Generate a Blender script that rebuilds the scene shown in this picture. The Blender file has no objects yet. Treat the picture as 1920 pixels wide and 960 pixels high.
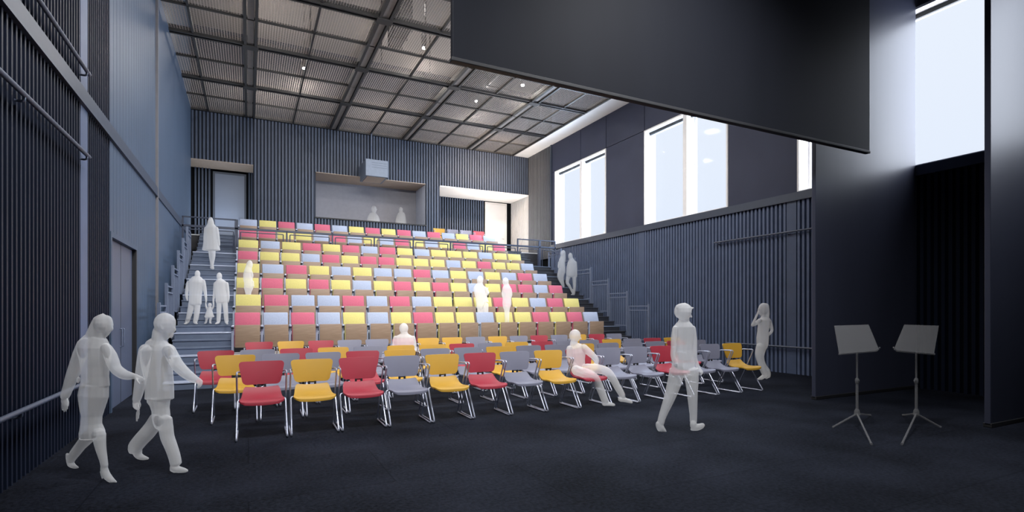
import bpy, bmesh, math, random
from mathutils import Vector
random.seed(7)
S = bpy.context.scene
C = S.collection
PI = math.pi
# ------------------------------------------------------------------ camera
FPX = 994.0
YAW = math.atan(494 / FPX)
CAM = Vector((0, 0, 1.55))
FW = Vector((math.sin(YAW), math.cos(YAW), 0))
RT = Vector((math.cos(YAW), -math.sin(YAW), 0))
UP = Vector((0, 0, 1))
cd = bpy.data.cameras.new('camera')
cd.sensor_width = 36
cd.lens = FPX / 1920 * 36
cd.shift_y = (583 - 480) / 1920
cd.clip_end = 200
cam = bpy.data.objects.new('camera', cd)
cam.location = CAM
cam.rotation_euler = (PI / 2, 0, -YAW)
C.objects.link(cam)
S.camera = cam


def at(px, py, t):
    return CAM + t * (FW + (px - 960) / FPX * RT + (583 - py) / FPX * UP)


# ------------------------------------------------------------------ materials
def mat(name, col, rough=0.6, metal=0.0, spec=0.5, noise=0.0, nscale=8.0, bump=0.0, bscale=60.0, stretch=(1, 1, 1), aniso=0.0):
    m = bpy.data.materials.new(name)
    m.use_nodes = True
    nt = m.node_tree
    b = nt.nodes['Principled BSDF']
    b.inputs['Base Color'].default_value = (*col, 1)
    b.inputs['Roughness'].default_value = rough
    b.inputs['Metallic'].default_value = metal
    b.inputs['Specular IOR Level'].default_value = spec
    tc = nt.nodes.new('ShaderNodeTexCoord')
    mp = nt.nodes.new('ShaderNodeMapping')
    mp.inputs['Scale'].default_value = stretch
    nt.links.new(tc.outputs['Object'], mp.inputs['Vector'])
    if noise:
        n = nt.nodes.new('ShaderNodeTexNoise')
        n.inputs['Scale'].default_value = nscale
        n.inputs['Detail'].default_value = 4
        nt.links.new(mp.outputs['Vector'], n.inputs['Vector'])
        r = nt.nodes.new('ShaderNodeMapRange')
        r.inputs['From Min'].default_value = 0.3
        r.inputs['From Max'].default_value = 0.7
        r.inputs['To Min'].default_value = 1 - noise
        r.inputs['To Max'].default_value = 1 + noise
        nt.links.new(n.outputs['Fac'], r.inputs['Value'])
        mx = nt.nodes.new('ShaderNodeVectorMath')
        mx.operation = 'SCALE'
        mx.inputs[0].default_value = col
        nt.links.new(r.outputs['Result'], mx.inputs['Scale'])
        nt.links.new(mx.outputs['Vector'], b.inputs['Base Color'])
    if bump:
        n2 = nt.nodes.new('ShaderNodeTexNoise')
        n2.inputs['Scale'].default_value = bscale
        n2.inputs['Detail'].default_value = 3
        nt.links.new(mp.outputs['Vector'], n2.inputs['Vector'])
        bp = nt.nodes.new('ShaderNodeBump')
        bp.inputs['Strength'].default_value = bump
        bp.inputs['Distance'].default_value = 0.01
        nt.links.new(n2.outputs['Fac'], bp.inputs['Height'])
        nt.links.new(bp.outputs['Normal'], b.inputs['Normal'])
    return m


M = {}
M['slat'] = mat('slat_paint', (0.062, 0.086, 0.150), 0.5, noise=0.08, nscale=3)
M['slatback'] = mat('back_slat_paint', (0.054, 0.073, 0.116), 0.55, noise=0.08, nscale=3)
M['backing2'] = mat('back_wall_backing', (0.030, 0.036, 0.052), 0.8, spec=0.2, noise=0.08)
M['slatshade'] = mat('shaded_slat_paint', (0.009, 0.013, 0.027), 0.5, spec=0.2, noise=0.08, nscale=3)  # darker slat copy: shade of the unlit stretches put into the colour
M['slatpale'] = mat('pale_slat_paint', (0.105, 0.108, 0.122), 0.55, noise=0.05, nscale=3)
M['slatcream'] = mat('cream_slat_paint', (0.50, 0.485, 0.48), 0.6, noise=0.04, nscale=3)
M['backing3'] = mat('pale_backing', (0.05, 0.05, 0.055), 0.8, noise=0.05)
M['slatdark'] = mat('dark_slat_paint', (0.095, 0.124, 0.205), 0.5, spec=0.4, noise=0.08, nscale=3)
M['backing'] = mat('dark_backing', (0.004, 0.0045, 0.006), 0.9, spec=0.1, noise=0.1)
M['cladding'] = mat('cladding_panel', (0.052, 0.081, 0.132), 0.5, noise=0.05, nscale=1.5)
M['upper'] = mat('upper_panel', (0.046, 0.052, 0.085), 0.6, spec=0.2, noise=0.06, nscale=1.2)
M['trim'] = mat('trim_paint', (0.045, 0.058, 0.088), 0.45, noise=0.05)
M['joint'] = mat('joint_shadow', (0.01, 0.01, 0.012), 0.8, noise=0.05)
M['white'] = mat('white_plaster', (0.80, 0.77, 0.74), 0.7, noise=0.03, nscale=2)
M['frame_white'] = mat('window_paint', (0.86, 0.84, 0.83), 0.5, noise=0.02)
M['beige'] = mat('beige_soffit', (0.36, 0.29, 0.24), 0.7, noise=0.05)
M['booth'] = mat('booth_wall', (0.22, 0.22, 0.25), 0.7, noise=0.04)
M['boothjamb'] = mat('booth_jamb', (0.52, 0.56, 0.66), 0.6, noise=0.04)
M['doorblue'] = mat('door_paint', (0.15, 0.185, 0.26), 0.4, noise=0.04, nscale=2)
M['doorleft'] = mat('door_leaf_paint', (0.085, 0.10, 0.15), 0.4, noise=0.04, nscale=2)
M['doorwhite'] = mat('pale_door_paint', (0.66, 0.63, 0.61), 0.5, noise=0.03, nscale=2)
M['black'] = mat('black_paint', (0.012, 0.012, 0.014), 0.6, noise=0.05)
M['banner'] = mat('dark_panel', (0.009, 0.010, 0.0145), 0.6, spec=0.13, noise=0.12, nscale=0.7, stretch=(1.6, 1.6, 0.25))
M['wing'] = mat('wing_panel_paint', (0.045, 0.050, 0.078), 0.42, spec=0.35, noise=0.12, nscale=0.7, stretch=(1.6, 1.6, 0.25))
M['beam'] = mat('grid_steel', (0.026, 0.0245, 0.0245), 0.5, noise=0.1)
M['beamlight'] = mat('grid_flange', (0.21, 0.19, 0.178), 0.5, noise=0.06)
M['deckceil'] = mat('upper_ceiling', (0.20, 0.18, 0.168), 0.8, noise=0.06, nscale=0.8)
M['duct'] = mat('duct_metal', (0.022, 0.021, 0.021), 0.5, noise=0.1)
M['step'] = mat('stair_finish', (0.10, 0.128, 0.19), 0.6, noise=0.08, nscale=5)
M['darkstep'] = mat('dark_stair_tone', (0.025, 0.028, 0.038), 0.55, noise=0.08, nscale=5)  # darker tone for the right stair
M['railaisle'] = mat('aisle_rail_steel', (0.028, 0.038, 0.07), 0.4, noise=0.06)
M['edge'] = mat('panel_edge_paint', (0.17, 0.165, 0.18), 0.5, noise=0.05)
M['deck'] = mat('deck_finish', (0.50, 0.51, 0.52), 0.6, noise=0.12, nscale=6, stretch=(0.6, 3, 3))
M['fascia'] = mat('dark_fascia', (0.02, 0.021, 0.026), 0.6, noise=0.08)
M['rail'] = mat('rail_steel', (0.14, 0.17, 0.245), 0.4, metal=0.2, noise=0.06)
M['railwall'] = mat('wall_rail_steel', (0.075, 0.09, 0.13), 0.45, noise=0.05)
M['chrome'] = mat('chrome_tube', (0.42, 0.44, 0.53), 0.38, metal=0.55, noise=0.04)
M['standard'] = mat('seat_standard', (0.45, 0.50, 0.63), 0.4, metal=0.3, noise=0.05)
M['boxgrey'] = mat('projector_housing', (0.15, 0.18, 0.235), 0.6, noise=0.05)
M['lampbody'] = mat('lamp_body', (0.05, 0.048, 0.047), 0.5, noise=0.05)
COL = {'red': (0.31, 0.022, 0.040), 'yellow': (0.47, 0.265, 0.026), 'grey': (0.165, 0.168, 0.222)}
PAD = {'red': (0.47, 0.105, 0.165), 'yellow': (0.54, 0.48, 0.165), 'grey': (0.32, 0.365, 0.48)}
for k in COL:
    M['ch_' + k] = mat('chair_plastic_' + k, COL[k], 0.55, noise=0.04, nscale=3)
    M['pad_' + k] = mat('seat_fabric_' + k, PAD[k], 0.85, noise=0.06, nscale=40, bump=0.15, bscale=300)


def wood_material():
    m = mat('oak_veneer', (0.25, 0.155, 0.095), 0.5)
    nt = m.node_tree
    b = nt.nodes['Principled BSDF']
    tc = nt.nodes.new('ShaderNodeTexCoord')
    mp = nt.nodes.new('ShaderNodeMapping')
    mp.inputs['Scale'].default_value = (1.2, 1.2, 14)
    n = nt.nodes.new('ShaderNodeTexNoise')
    n.inputs['Scale'].default_value = 3.0
    n.inputs['Detail'].default_value = 6
    n.inputs['Distortion'].default_value = 0.4
    cr = nt.nodes.new('ShaderNodeValToRGB')
    cr.color_ramp.elements[0].position = 0.3
    cr.color_ramp.elements[0].color = (0.22, 0.148, 0.100, 1)
    cr.color_ramp.elements[1].position = 0.7
    cr.color_ramp.elements[1].color = (0.285, 0.20, 0.138, 1)
    nt.links.new(tc.outputs['Object'], mp.inputs['Vector'])
    nt.links.new(mp.outputs['Vector'], n.inputs['Vector'])
    nt.links.new(n.outputs['Fac'], cr.inputs['Fac'])
    nt.links.new(cr.outputs['Color'], b.inputs['Base Color'])
    return m


M['wood'] = wood_material()


def carpet_material():
    m = mat('dark_carpet', (0.03, 0.033, 0.042), 0.8, spec=0.035, bump=0.35, bscale=90)
    nt = m.node_tree
    b = nt.nodes['Principled BSDF']
    tc = nt.nodes.new('ShaderNodeTexCoord')
    n = nt.nodes.new('ShaderNodeTexNoise')
    n.inputs['Scale'].default_value = 30
    n.inputs['Detail'].default_value = 6
    n2 = nt.nodes.new('ShaderNodeTexNoise')
    n2.inputs['Scale'].default_value = 0.9
    n2.inputs['Detail'].default_value = 5
    br = nt.nodes.new('ShaderNodeTexBrick')
    br.inputs['Scale'].default_value = 1.0
    br.inputs['Brick Width'].default_value = 2.4
    br.inputs['Row Height'].default_value = 1.2
    br.inputs['Mortar Size'].default_value = 0.008
    br.inputs['Mortar Smooth'].default_value = 0.5
    br.inputs['Color1'].default_value = (0.0100, 0.0116, 0.0172, 1)
    br.inputs['Color2'].default_value = (0.0088, 0.0102, 0.0153, 1)
    br.inputs['Mortar'].default_value = (0.0055, 0.0064, 0.0098, 1)
    ad = nt.nodes.new('ShaderNodeMath')
    ad.operation = 'ADD'
    r = nt.nodes.new('ShaderNodeMapRange')
    r.inputs['From Min'].default_value = 0.7
    r.inputs['From Max'].default_value = 1.3
    r.inputs['To Min'].default_value = 0.35
    r.inputs['To Max'].default_value = 1.9
    sc = nt.nodes.new('ShaderNodeVectorMath')
    sc.operation = 'SCALE'
    L = nt.links.new
    L(tc.outputs['Object'], n.inputs['Vector'])
    L(tc.outputs['Object'], n2.inputs['Vector'])
    L(tc.outputs['Object'], br.inputs['Vector'])
    L(n.outputs['Fac'], ad.inputs[0])
    L(n2.outputs['Fac'], ad.inputs[1])
    L(ad.outputs['Value'], r.inputs['Value'])
    L(br.outputs['Color'], sc.inputs[0])
    L(r.outputs['Result'], sc.inputs['Scale'])
    L(sc.outputs['Vector'], b.inputs['Base Color'])
    return m


M['carpet'] = carpet_material()


def wire_material():
    # woven wire mesh: wires opaque, the openings between them clear
    m = bpy.data.materials.new('wire_mesh')
    m.use_nodes = True
    nt = m.node_tree
    nt.nodes.clear()
    L = nt.links.new
    out = nt.nodes.new('ShaderNodeOutputMaterial')
    mix = nt.nodes.new('ShaderNodeMixShader')
    tr = nt.nodes.new('ShaderNodeBsdfTransparent')
    df = nt.nodes.new('ShaderNodeMixShader')
    d0 = nt.nodes.new('ShaderNodeBsdfDiffuse')
    t0 = nt.nodes.new('ShaderNodeBsdfTranslucent')
    for q in (d0, t0):
        q.inputs['Color'].default_value = (0.56, 0.51, 0.475, 1)
    df.inputs[0].default_value = 0.5
    L(d0.outputs['BSDF'], df.inputs[1])
    L(t0.outputs['BSDF'], df.inputs[2])
    tc = nt.nodes.new('ShaderNodeTexCoord')
    sp = nt.nodes.new('ShaderNodeSeparateXYZ')
    L(tc.outputs['Object'], sp.inputs['Vector'])
    vals = []
    for ax in ('X', 'Y'):
        a = nt.nodes.new('ShaderNodeMath')
        a.operation = 'PINGPONG'
        a.inputs[1].default_value = 0.032
        L(sp.outputs[ax], a.inputs[0])
        g = nt.nodes.new('ShaderNodeMath')
        g.operation = 'LESS_THAN'
        g.inputs[1].default_value = 0.0075
        L(a.outputs['Value'], g.inputs[0])
        vals.append(g)
    mxm = nt.nodes.new('ShaderNodeMath')
    mxm.operation = 'MAXIMUM'
    L(vals[0].outputs['Value'], mxm.inputs[0])
    L(vals[1].outputs['Value'], mxm.inputs[1])
    L(mxm.outputs['Value'], mix.inputs['Fac'])
    L(tr.outputs['BSDF'], mix.inputs[1])
    L(df.outputs['Shader'], mix.inputs[2])
    L(mix.outputs['Shader'], out.inputs['Surface'])
    return m


M['wire'] = wire_material()


def ghost_material(name, col, alpha, trans=0.5):
    # milky see-through body: part clear, part frosted white
    m = bpy.data.materials.new(name)
    m.use_nodes = True
    nt = m.node_tree
    nt.nodes.clear()
    L = nt.links.new
    out = nt.nodes.new('ShaderNodeOutputMaterial')
    mix = nt.nodes.new('ShaderNodeMixShader')
    tr = nt.nodes.new('ShaderNodeBsdfTransparent')
    df = nt.nodes.new('ShaderNodeBsdfDiffuse')
    tl = nt.nodes.new('ShaderNodeBsdfTranslucent')
    fr = nt.nodes.new('ShaderNodeMixShader')
    n = nt.nodes.new('ShaderNodeTexNoise')
    n.inputs['Scale'].default_value = 3
    r = nt.nodes.new('ShaderNodeMapRange')
    r.inputs['To Min'].default_value = alpha - 0.01
    r.inputs['To Max'].default_value = alpha + 0.01
    L(n.outputs['Fac'], r.inputs['Value'])
    df.inputs['Color'].default_value = (*col, 1)
    tl.inputs['Color'].default_value = (*col, 1)
    fr.inputs['Fac'].default_value = trans
    L(r.outputs['Result'], mix.inputs['Fac'])
    L(df.outputs['BSDF'], fr.inputs[1])
    L(tl.outputs['BSDF'], fr.inputs[2])
    L(tr.outputs['BSDF'], mix.inputs[1])
    L(fr.outputs['Shader'], mix.inputs[2])
    L(mix.outputs['Shader'], out.inputs['Surface'])
    return m


M['ghost'] = ghost_material('frosted_white', (1.0, 0.99, 0.975), 0.40, 0.25)
M['ghostgrey'] = ghost_material('frosted_pale_grey', (0.58, 0.59, 0.60), 0.38, 0.25)
M['ghoststand'] = ghost_material('frosted_grey', (0.25, 0.25, 0.256), 0.5, 0.3)


def emission(name, col, s):
    m = bpy.data.materials.new(name)
    m.use_nodes = True
    b = m.node_tree.nodes['Principled BSDF']
    b.inputs['Base Color'].default_value = (*col, 1)
    b.inputs['Emission Color'].default_value = (*col, 1)
    b.inputs['Emission Strength'].default_value = s
    return m


M['bulb'] = emission('lamp_glow', (1.0, 0.97, 0.92), 40)


def glass_material():
    m = bpy.data.materials.new('window_glass')
    m.use_nodes = True
    nt = m.node_tree
    nt.nodes.clear()
    out = nt.nodes.new('ShaderNodeOutputMaterial')
    mix = nt.nodes.new('ShaderNodeMixShader')
    tr = nt.nodes.new('ShaderNodeBsdfTransparent')
    gl = nt.nodes.new('ShaderNodeBsdfGlossy')
    gl.inputs['Roughness'].default_value = 0.05
    tr.inputs['Color'].default_value = (0.97, 0.985, 1, 1)
    mix.inputs['Fac'].default_value = 0.003
    nt.links.new(tr.outputs['BSDF'], mix.inputs[1])
    nt.links.new(gl.outputs['BSDF'], mix.inputs[2])
    nt.links.new(mix.outputs['Shader'], out.inputs['Surface'])
    return m


M['glass'] = glass_material()


# ------------------------------------------------------------------ mesh helpers
class MB:
    def __init__(s):
        s.v = []
        s.f = []

    def add(s, vs, fs):
        o = len(s.v)
        s.v += [tuple(v) for v in vs]
        s.f += [tuple(i + o for i in f) for f in fs]
        return s

    def box(s, x0, x1, y0, y1, z0, z1):
        vs = [(x, y, z) for z in (z0, z1) for y in (y0, y1) for x in (x0, x1)]
        return s.add(vs, [(0, 2, 3, 1), (4, 5, 7, 6), (0, 1, 5, 4), (2, 6, 7, 3), (0, 4, 6, 2), (1, 3, 7, 5)])

    def bbox(s, x0, x1, y0, y1, z0, z1, b=0.004):
        # bevelled box
        bm = bmesh.new()
        bmesh.ops.create_cube(bm, size=1)
        for v in bm.verts:
            v.co = Vector(((x0 + x1) / 2 + v.co.x * (x1 - x0), (y0 + y1) / 2 + v.co.y * (y1 - y0), (z0 + z1) / 2 + v.co.z * (z1 - z0)))
        bmesh.ops.bevel(bm, geom=bm.edges[:], offset=b, segments=2, profile=0.5, affect='EDGES')
        bm.verts.index_update()
        s.add([v.co[:] for v in bm.verts], [[v.index for v in f.verts] for f in bm.faces])
        bm.free()
        return s

    def prism(s, pts, axis, a, b):
        # extrude a polygon (list of 2D points) along an axis
        n = len(pts)

        def mk(p, w):
            return {'x': (w, p[0], p[1]), 'y': (p[0], w, p[1]), 'z': (p[0], p[1], w)}[axis]
        vs = [mk(p, a) for p in pts] + [mk(p, b) for p in pts]
        fs = [tuple(range(n)), tuple(range(2 * n - 1, n - 1, -1))]
        fs += [(i, n + i, n + (i + 1) % n, (i + 1) % n) for i in range(n)]
        return s.add(vs, fs)

    def tube(s, pts, r, n=8):
        pts = [Vector(p) for p in pts]
        rr = r if isinstance(r, (list, tuple)) else [r] * len(pts)
        rings = []
        up = None
        for i, p in enumerate(pts):
            d = (pts[min(i + 1, len(pts) - 1)] - pts[max(i - 1, 0)]).normalized()
            if up is None:
                up = d.orthogonal().normalized()
            up = (up - d * up.dot(d))
            if up.length < 1e-5:
                up = d.orthogonal()
            up.normalize()
            w = d.cross(up)
            rings.append([p + rr[i] * (math.cos(2 * PI * k / n) * up + math.sin(2 * PI * k / n) * w) for k in range(n)])
        vs = [v for ring in rings for v in ring]
        fs = []
        for i in range(len(pts) - 1):
            for k in range(n):
                a, b = i * n + k, i * n + (k + 1) % n
                fs.append((a, b, b + n, a + n))
        fs.append(tuple(range(n - 1, -1, -1)))
        e = (len(pts) - 1) * n
        fs.append(tuple(range(e, e + n)))
        return s.add(vs, fs)

    def build(s, name, m, parent=None, smooth=False, loc=None):
        me = bpy.data.meshes.new(name)
        me.from_pydata(s.v, [], s.f)
        bm = bmesh.new()
        bm.from_mesh(me)
        bmesh.ops.recalc_face_normals(bm, faces=bm.faces)
        bm.to_mesh(me)
        bm.free()
        if smooth:
            me.polygons.foreach_set('use_smooth', [True] * len(me.polygons))
            me.set_sharp_from_angle(angle=math.radians(40))
        me.materials.append(m)
        o = bpy.data.objects.new(name, me)
        C.objects.link(o)
        if parent is not None:
            o.parent = parent
        if loc is not None:
            o.location = loc
        return o


def rounded(pts, r, n=4):
    # round the corners of a polyline
    P = [Vector(p) for p in pts]
    out = [P[0]]
    for i in range(1, len(P) - 1):
        a, b, c = P[i - 1], P[i], P[i + 1]
        q = min(r, (a - b).length * 0.45, (c - b).length * 0.45)
        s, e = b + (a - b).normalized() * q, b + (c - b).normalized() * q
        for k in range(n + 1):
            t = k / n
            out.append((1 - t) ** 2 * s + 2 * t * (1 - t) * b + t * t * e)
    out.append(P[-1])
    return out


def tag(o, label, cat, group=None):
    o['label'] = label
    o['category'] = cat
    if group:
        o['group'] = group
    return o


def thing(name, label, cat, loc=(0, 0, 0), rz=0, group=None):
    o = bpy.data.objects.new(name, None)
    o.empty_display_size = 0.1
    C.objects.link(o)
    o.location = loc
    o.rotation_euler = (0, 0, rz)
    return tag(o, label, cat, group)


def struct(name, mb, m, parent=None, smooth=False):
    o = mb.build(name, m, parent, smooth)
    if parent is None:
        o['kind'] = 'structure'
    return o


def copy_tree(o, parent=None):
    c = o.copy()
    C.objects.link(c)
    if parent is not None:
        c.parent = parent
    for ch in list(o.children):
        copy_tree(ch, c)
    return c


ORD = ['first', 'second', 'third', 'fourth', 'fifth', 'sixth', 'seventh', 'eighth', 'ninth', 'tenth', 'eleventh', 'twelfth',
       'thirteenth', 'fourteenth', 'fifteenth', 'sixteenth', 'seventeenth']


def place(i, n):
    if i == 0:
        return 'leftmost'
    if i == n - 1:
        return 'rightmost'
    if i <= n // 2:
        return ORD[i] + ' from the left'
    return ORD[n - 1 - i] + ' from the right'


# ------------------------------------------------------------------ room shell
XL, XR, YB, ZG, ZT = -1.88, 12.0, 22.4, 8.9, 12.0
PITCH, SW, SD = 0.12, 0.060, 0.10

mb = MB().box(-2.3, 12.6, -3.2, 25.2, -0.2, 0.0)
struct('floor', mb, M['carpet'])
mb = MB().box(-2.3, 12.6, -3.2, 25.2, ZT, ZT + 0.2)
struct('ceiling', mb, M['deckceil'])
struct('wall_rear', MB().box(-2.3, 12.6, -3.2, -3.0, 0, ZT), M['backing'])


def slats_y(mb, x, sgn, y0, y1, z0, z1, pitch=PITCH, w=SW, d=SD):
    # vertical slats on a side wall; x = front face, sgn = direction towards the backing
    n = max(1, int(round((y1 - y0) / pitch)))
    p = (y1 - y0) / n
    for i in range(n):
        c = y0 + (i + 0.5) * p
        a, b = sorted((x, x + sgn * d))
        mb.box(a, b, c - w / 2, c + w / 2, z0, z1)


def slats_x(mb, y, x0, x1, z0, z1, pitch=PITCH, w=SW, d=SD):
    n = max(1, int(round((x1 - x0) / pitch)))
    p = (x1 - x0) / n
    for i in range(n):
        c = x0 + (i + 0.5) * p
        mb.box(c - w / 2, c + w / 2, y, y + min(d, 0.06), z0, z1)


# --- left wall
wl = struct('wall_left', MB().box(-2.2, XL - SD, -3.0, 24.0, 0, ZT), M['backing'])
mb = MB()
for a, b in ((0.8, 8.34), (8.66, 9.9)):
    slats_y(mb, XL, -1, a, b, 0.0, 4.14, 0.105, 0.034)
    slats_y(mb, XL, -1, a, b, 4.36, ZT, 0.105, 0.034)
mb.build('slat_cladding', M['slatshade'], wl)
MB().box(XL - SD, XL, 8.34, 8.66, 0, ZT).build('pilaster', M['slatdark'], wl)
mb = MB()
y = 9.9
for y0, y1, z0 in ((9.9, 12.02, 2.76), (12.02, 14.3, 0.0)):
    n = int(round((y1 - y0) / 0.24))
    for i in range(n):
        a = y0 + (y1 - y0) * i / n
        b = y0 + (y1 - y0) * (i + 1) / n
        mb.box(XL - SD, XL, a, b - 0.012, z0, ZT)
mb.build('ribbed_panel', M['cladding'], wl)
mb = MB().box(XL - SD, XL + 0.02, 14.36, 17.4, 0, ZT).box(XL - SD, XL + 0.02, 17.41, 20.1, 0, ZT).box(XL - SD, XL + 0.005, 20.12, YB, 0, ZT)
mb.build('flat_panel', M['cladding'], wl)
MB().box(XL - SD, XL + 0.05, 14.3, 14.36, 0, ZT).build('panel_edge', M['edge'], wl)
struct('trim_1', MB().box(XL - 0.01, XL + 0.045, 0.8, 20.9, 4.14, 4.34), M['trim'])

d1 = struct('door_1', MB().bbox(XL - SD, XL - 0.055, 9.98, 11.94, 0.0, 2.68), M['doorleft'])
mb = MB().box(XL - SD, XL + 0.015, 9.9, 9.98, 0, 2.76).box(XL - SD, XL + 0.015, 9.98, 12.02, 2.68, 2.76)
mb.build('door_frame', M['cladding'], d1)
MB().box(XL - SD, XL + 0.01, 11.94, 12.02, 0, 2.68).build('door_jamb', M['black'], d1)
MB().box(XL - 0.056, XL - 0.052, 10.955, 10.965, 0, 2.68).build('leaf_gap', M['black'], d1)
mb = MB()
for yy in (10.88, 11.04):
    mb.tube(rounded([(XL - 0.056, yy, 0.95), (XL - 0.02, yy, 0.95), (XL - 0.02, yy, 1.25), (XL - 0.056, yy, 1.25)], 0.02), 0.009, 6)
mb.build('door_handle', M['rail'], d1, True)


def wall_bar(label, x, sgn, y0, y1, z):
    t = thing('wall_rail', label, 'rail', (x, (y0 + y1) / 2, z))
    h = (y1 - y0) / 2
    s = -sgn
    MB().tube([(s * 0.07, -h, 0), (s * 0.07, h, 0)], 0.024, 10).build('rail_tube', M['railwall'], t, True)
    k = max(2, int((y1 - y0) / 1.5))
    for i in range(k):
        yy = -h + 0.12 + (2 * h - 0.24) * i / (k - 1)
        MB().tube(rounded([(s * 0.0, yy, -0.06), (s * 0.07, yy, -0.06), (s * 0.07, yy, 0.0)], 0.03), 0.012, 6).build('bracket', M['railwall'], t, True)


wall_bar('dark pipe rail highest on the left slatted wall, above the flat band', XL, -1, 2.0, 8.42, 4.55)
wall_bar('dark pipe rail on the left slatted wall just below the sloping flat band', XL, -1, 2.0, 8.42, 3.50)
wall_bar('dark pipe rail low on the left slatted wall behind the walking woman', XL, -1, 2.0, 8.32, 0.66)
wall_bar('dark pipe rail high on the right slatted wall under the windows', XR, 1, 6.4, 11.0, 3.50)
wall_bar('dark pipe rail low on the right slatted wall behind the standing figure', XR, 1, 6.4, 10.6, 0.66)

# --- right wall
wr = struct('wall_right', MB().box(XR + SD, 12.5, -3.0, 24.4, 0, 4.25), M['backing'])
mb = MB()
for a, b in ((6.0, 8.52), (8.78, 14.08), (14.4, 20.25)):
    slats_y(mb, XR, 1, a, b, 0.0, 4.27)
mb.build('slat_cladding', M['slatdark'], wr)
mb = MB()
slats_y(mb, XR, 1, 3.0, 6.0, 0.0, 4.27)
mb.build('slat_cladding', M['slatshade'], wr)  # alcove shadow painted into these slats
mb = MB()
slats_y(mb, XR, 1, 20.25, 22.4, 3.9, ZG, d=0.05)
mb.build('slat_cladding', M['slatpale'], wr)
mb = MB()
slats_y(mb, XR, 1, 22.4, 24.3, 4.2, 7.06, d=0.05)
mb.build('slat_cladding', M['slatcream'], wr)
MB().box(XR + 0.05, XR + SD, 20.25, 24.3, 4.0, ZG).build('slat_backing', M['backing3'], wr)
mb = MB().box(XR, XR + SD, 8.52, 8.78, 0, 4.27).box(XR, XR + SD, 14.08, 14.4, 0, 4.27)
mb.build('pilaster', M['slat'], wr)
WIN = [(16.25, 19.95, 17.95), (10.6, 14.1, 12.25), (4.75, 8.5, 6.62), (-1.1, 2.65, 0.75)]
ZS, ZH = 4.45, 7.65
solid = [(-3.0, -1.1), (2.65, 4.75), (8.5, 10.6), (14.1, 16.25), (19.95, 20.25)]
mb = MB()
for a, b in solid:
    mb.box(XR + 0.02, 12.5, a + 0.014, b - 0.014, ZS, ZH)
for a, b in ((-3.0, 4.75), (4.75, 6.62), (6.62, 8.5), (8.5, 10.6), (10.6, 12.25), (12.25, 14.1), (14.1, 16.25), (16.25, 17.95), (17.95, 20.25)):
    mb.box(XR + 0.02, 12.5, a + 0.016, b - 0.016, ZH + 0.02, ZG + 0.3)
mb.box(XR + 0.04, 12.5, -3.0, 20.25, ZG + 0.3, ZT)
mb.build('upper_panel', M['upper'], wr)
mb = MB().box(XR + SD, 12.5, 20.25, 24.3, 4.25, ZT)
for a, b in solid:
    mb.box(XR + 0.1, 12.5, a, b, 4.25, ZT)
mb.box(XR + 0.1, 12.5, -3, 20.25, ZH + 0.005, ZG + 0.31)
mb.build('panel_backing', M['backing'], wr)
struct('trim_2', MB().box(XR - 0.05, 12.5, -3.0, 20.25, 4.25, ZS).box(XR - 0.03, XR + SD, 20.2, 20.29, ZS, ZG), M['trim'])
for i, (a, b, mu) in enumerate(WIN):
    mb = MB()
    mb.box(XR, 12.46, a, a + 0.05, ZS, ZH).box(XR, 12.46, b - 0.05, b, ZS, ZH)
    mb.box(XR, 12.46, a + 0.05, b - 0.05, ZH - 0.05, ZH).box(XR, 12.46, a + 0.05, b - 0.05, ZS, ZS + 0.03)
    w = struct('window_%d' % (i + 1), mb, M['frame_white'])
    MB().box(XR + 0.03, 12.44, mu - 0.08, mu + 0.08, ZS + 0.03, ZH - 0.05).build('mullion', M['frame_white'], w)
    mb = MB()
    for p, q in ((a + 0.05, mu - 0.08), (mu + 0.08, b - 0.05)):
        mb.box(12.36, 12.42, p, p + 0.04, ZS + 0.03, ZH - 0.05).box(12.36, 12.42, q - 0.04, q, ZS + 0.03, ZH - 0.05)
        mb.box(12.36, 12.42, p, q, ZS + 0.03, ZS + 0.07).box(12.36, 12.42, p, q, ZH - 0.09, ZH - 0.05)
    mb.build('sash', M['frame_white'], w)
    mb = MB()
    for p, q in ((a + 0.05, mu - 0.08), (mu + 0.08, b - 0.05)):
        mb.box(12.20, 12.26, p, q, ZH - 0.14, ZH - 0.05)
    mb.build('blind_box', M['black'], w)
    for p, q in ((a + 0.07, mu - 0.1), (mu + 0.1, b - 0.07)):
        MB().box(12.385, 12.395, p, q, ZS + 0.05, ZH - 0.07).build('pane', M['glass'], w)

# --- back wall with three openings
RECT = [(-1.97, 12.04, 7.099, ZT), (0.16, 2.4, 4.2, 7.099), (2.4, 6.92, 4.2, 5.25), (6.92, 7.58, 4.2, 7.099)]
mb = MB()
for a, b, z0, z1 in RECT:
    mb.box(a, b, YB + 0.05, YB + 0.3, z0, z1)
wb = struct('wall_back', mb, M['backing2'])
mb = MB()
OPEN = [(-2.0, 0.19, 4.2, 7.10), (2.37, 6.95, 5.25, 7.10), (7.55, 12.1, 4.2, 7.10)]
n_ = int((12.0 - XL) / PITCH)
for i in range(n_):
    c = XL + (i + 0.5) * (12.0 - XL) / n_
    z0 = [(lo, hi) for x0, x1, lo, hi in OPEN if x0 < c < x1]
    segs = [(4.2, 8.86)]
    if z0:
        segs = [(7.10, 8.86)] + ([(4.2, z0[0][0])] if z0[0][0] > 4.3 else [])
    for lo, hi in segs:
        mb.box(c - SW / 2, c + SW / 2, YB, YB + 0.06, lo, hi)
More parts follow.
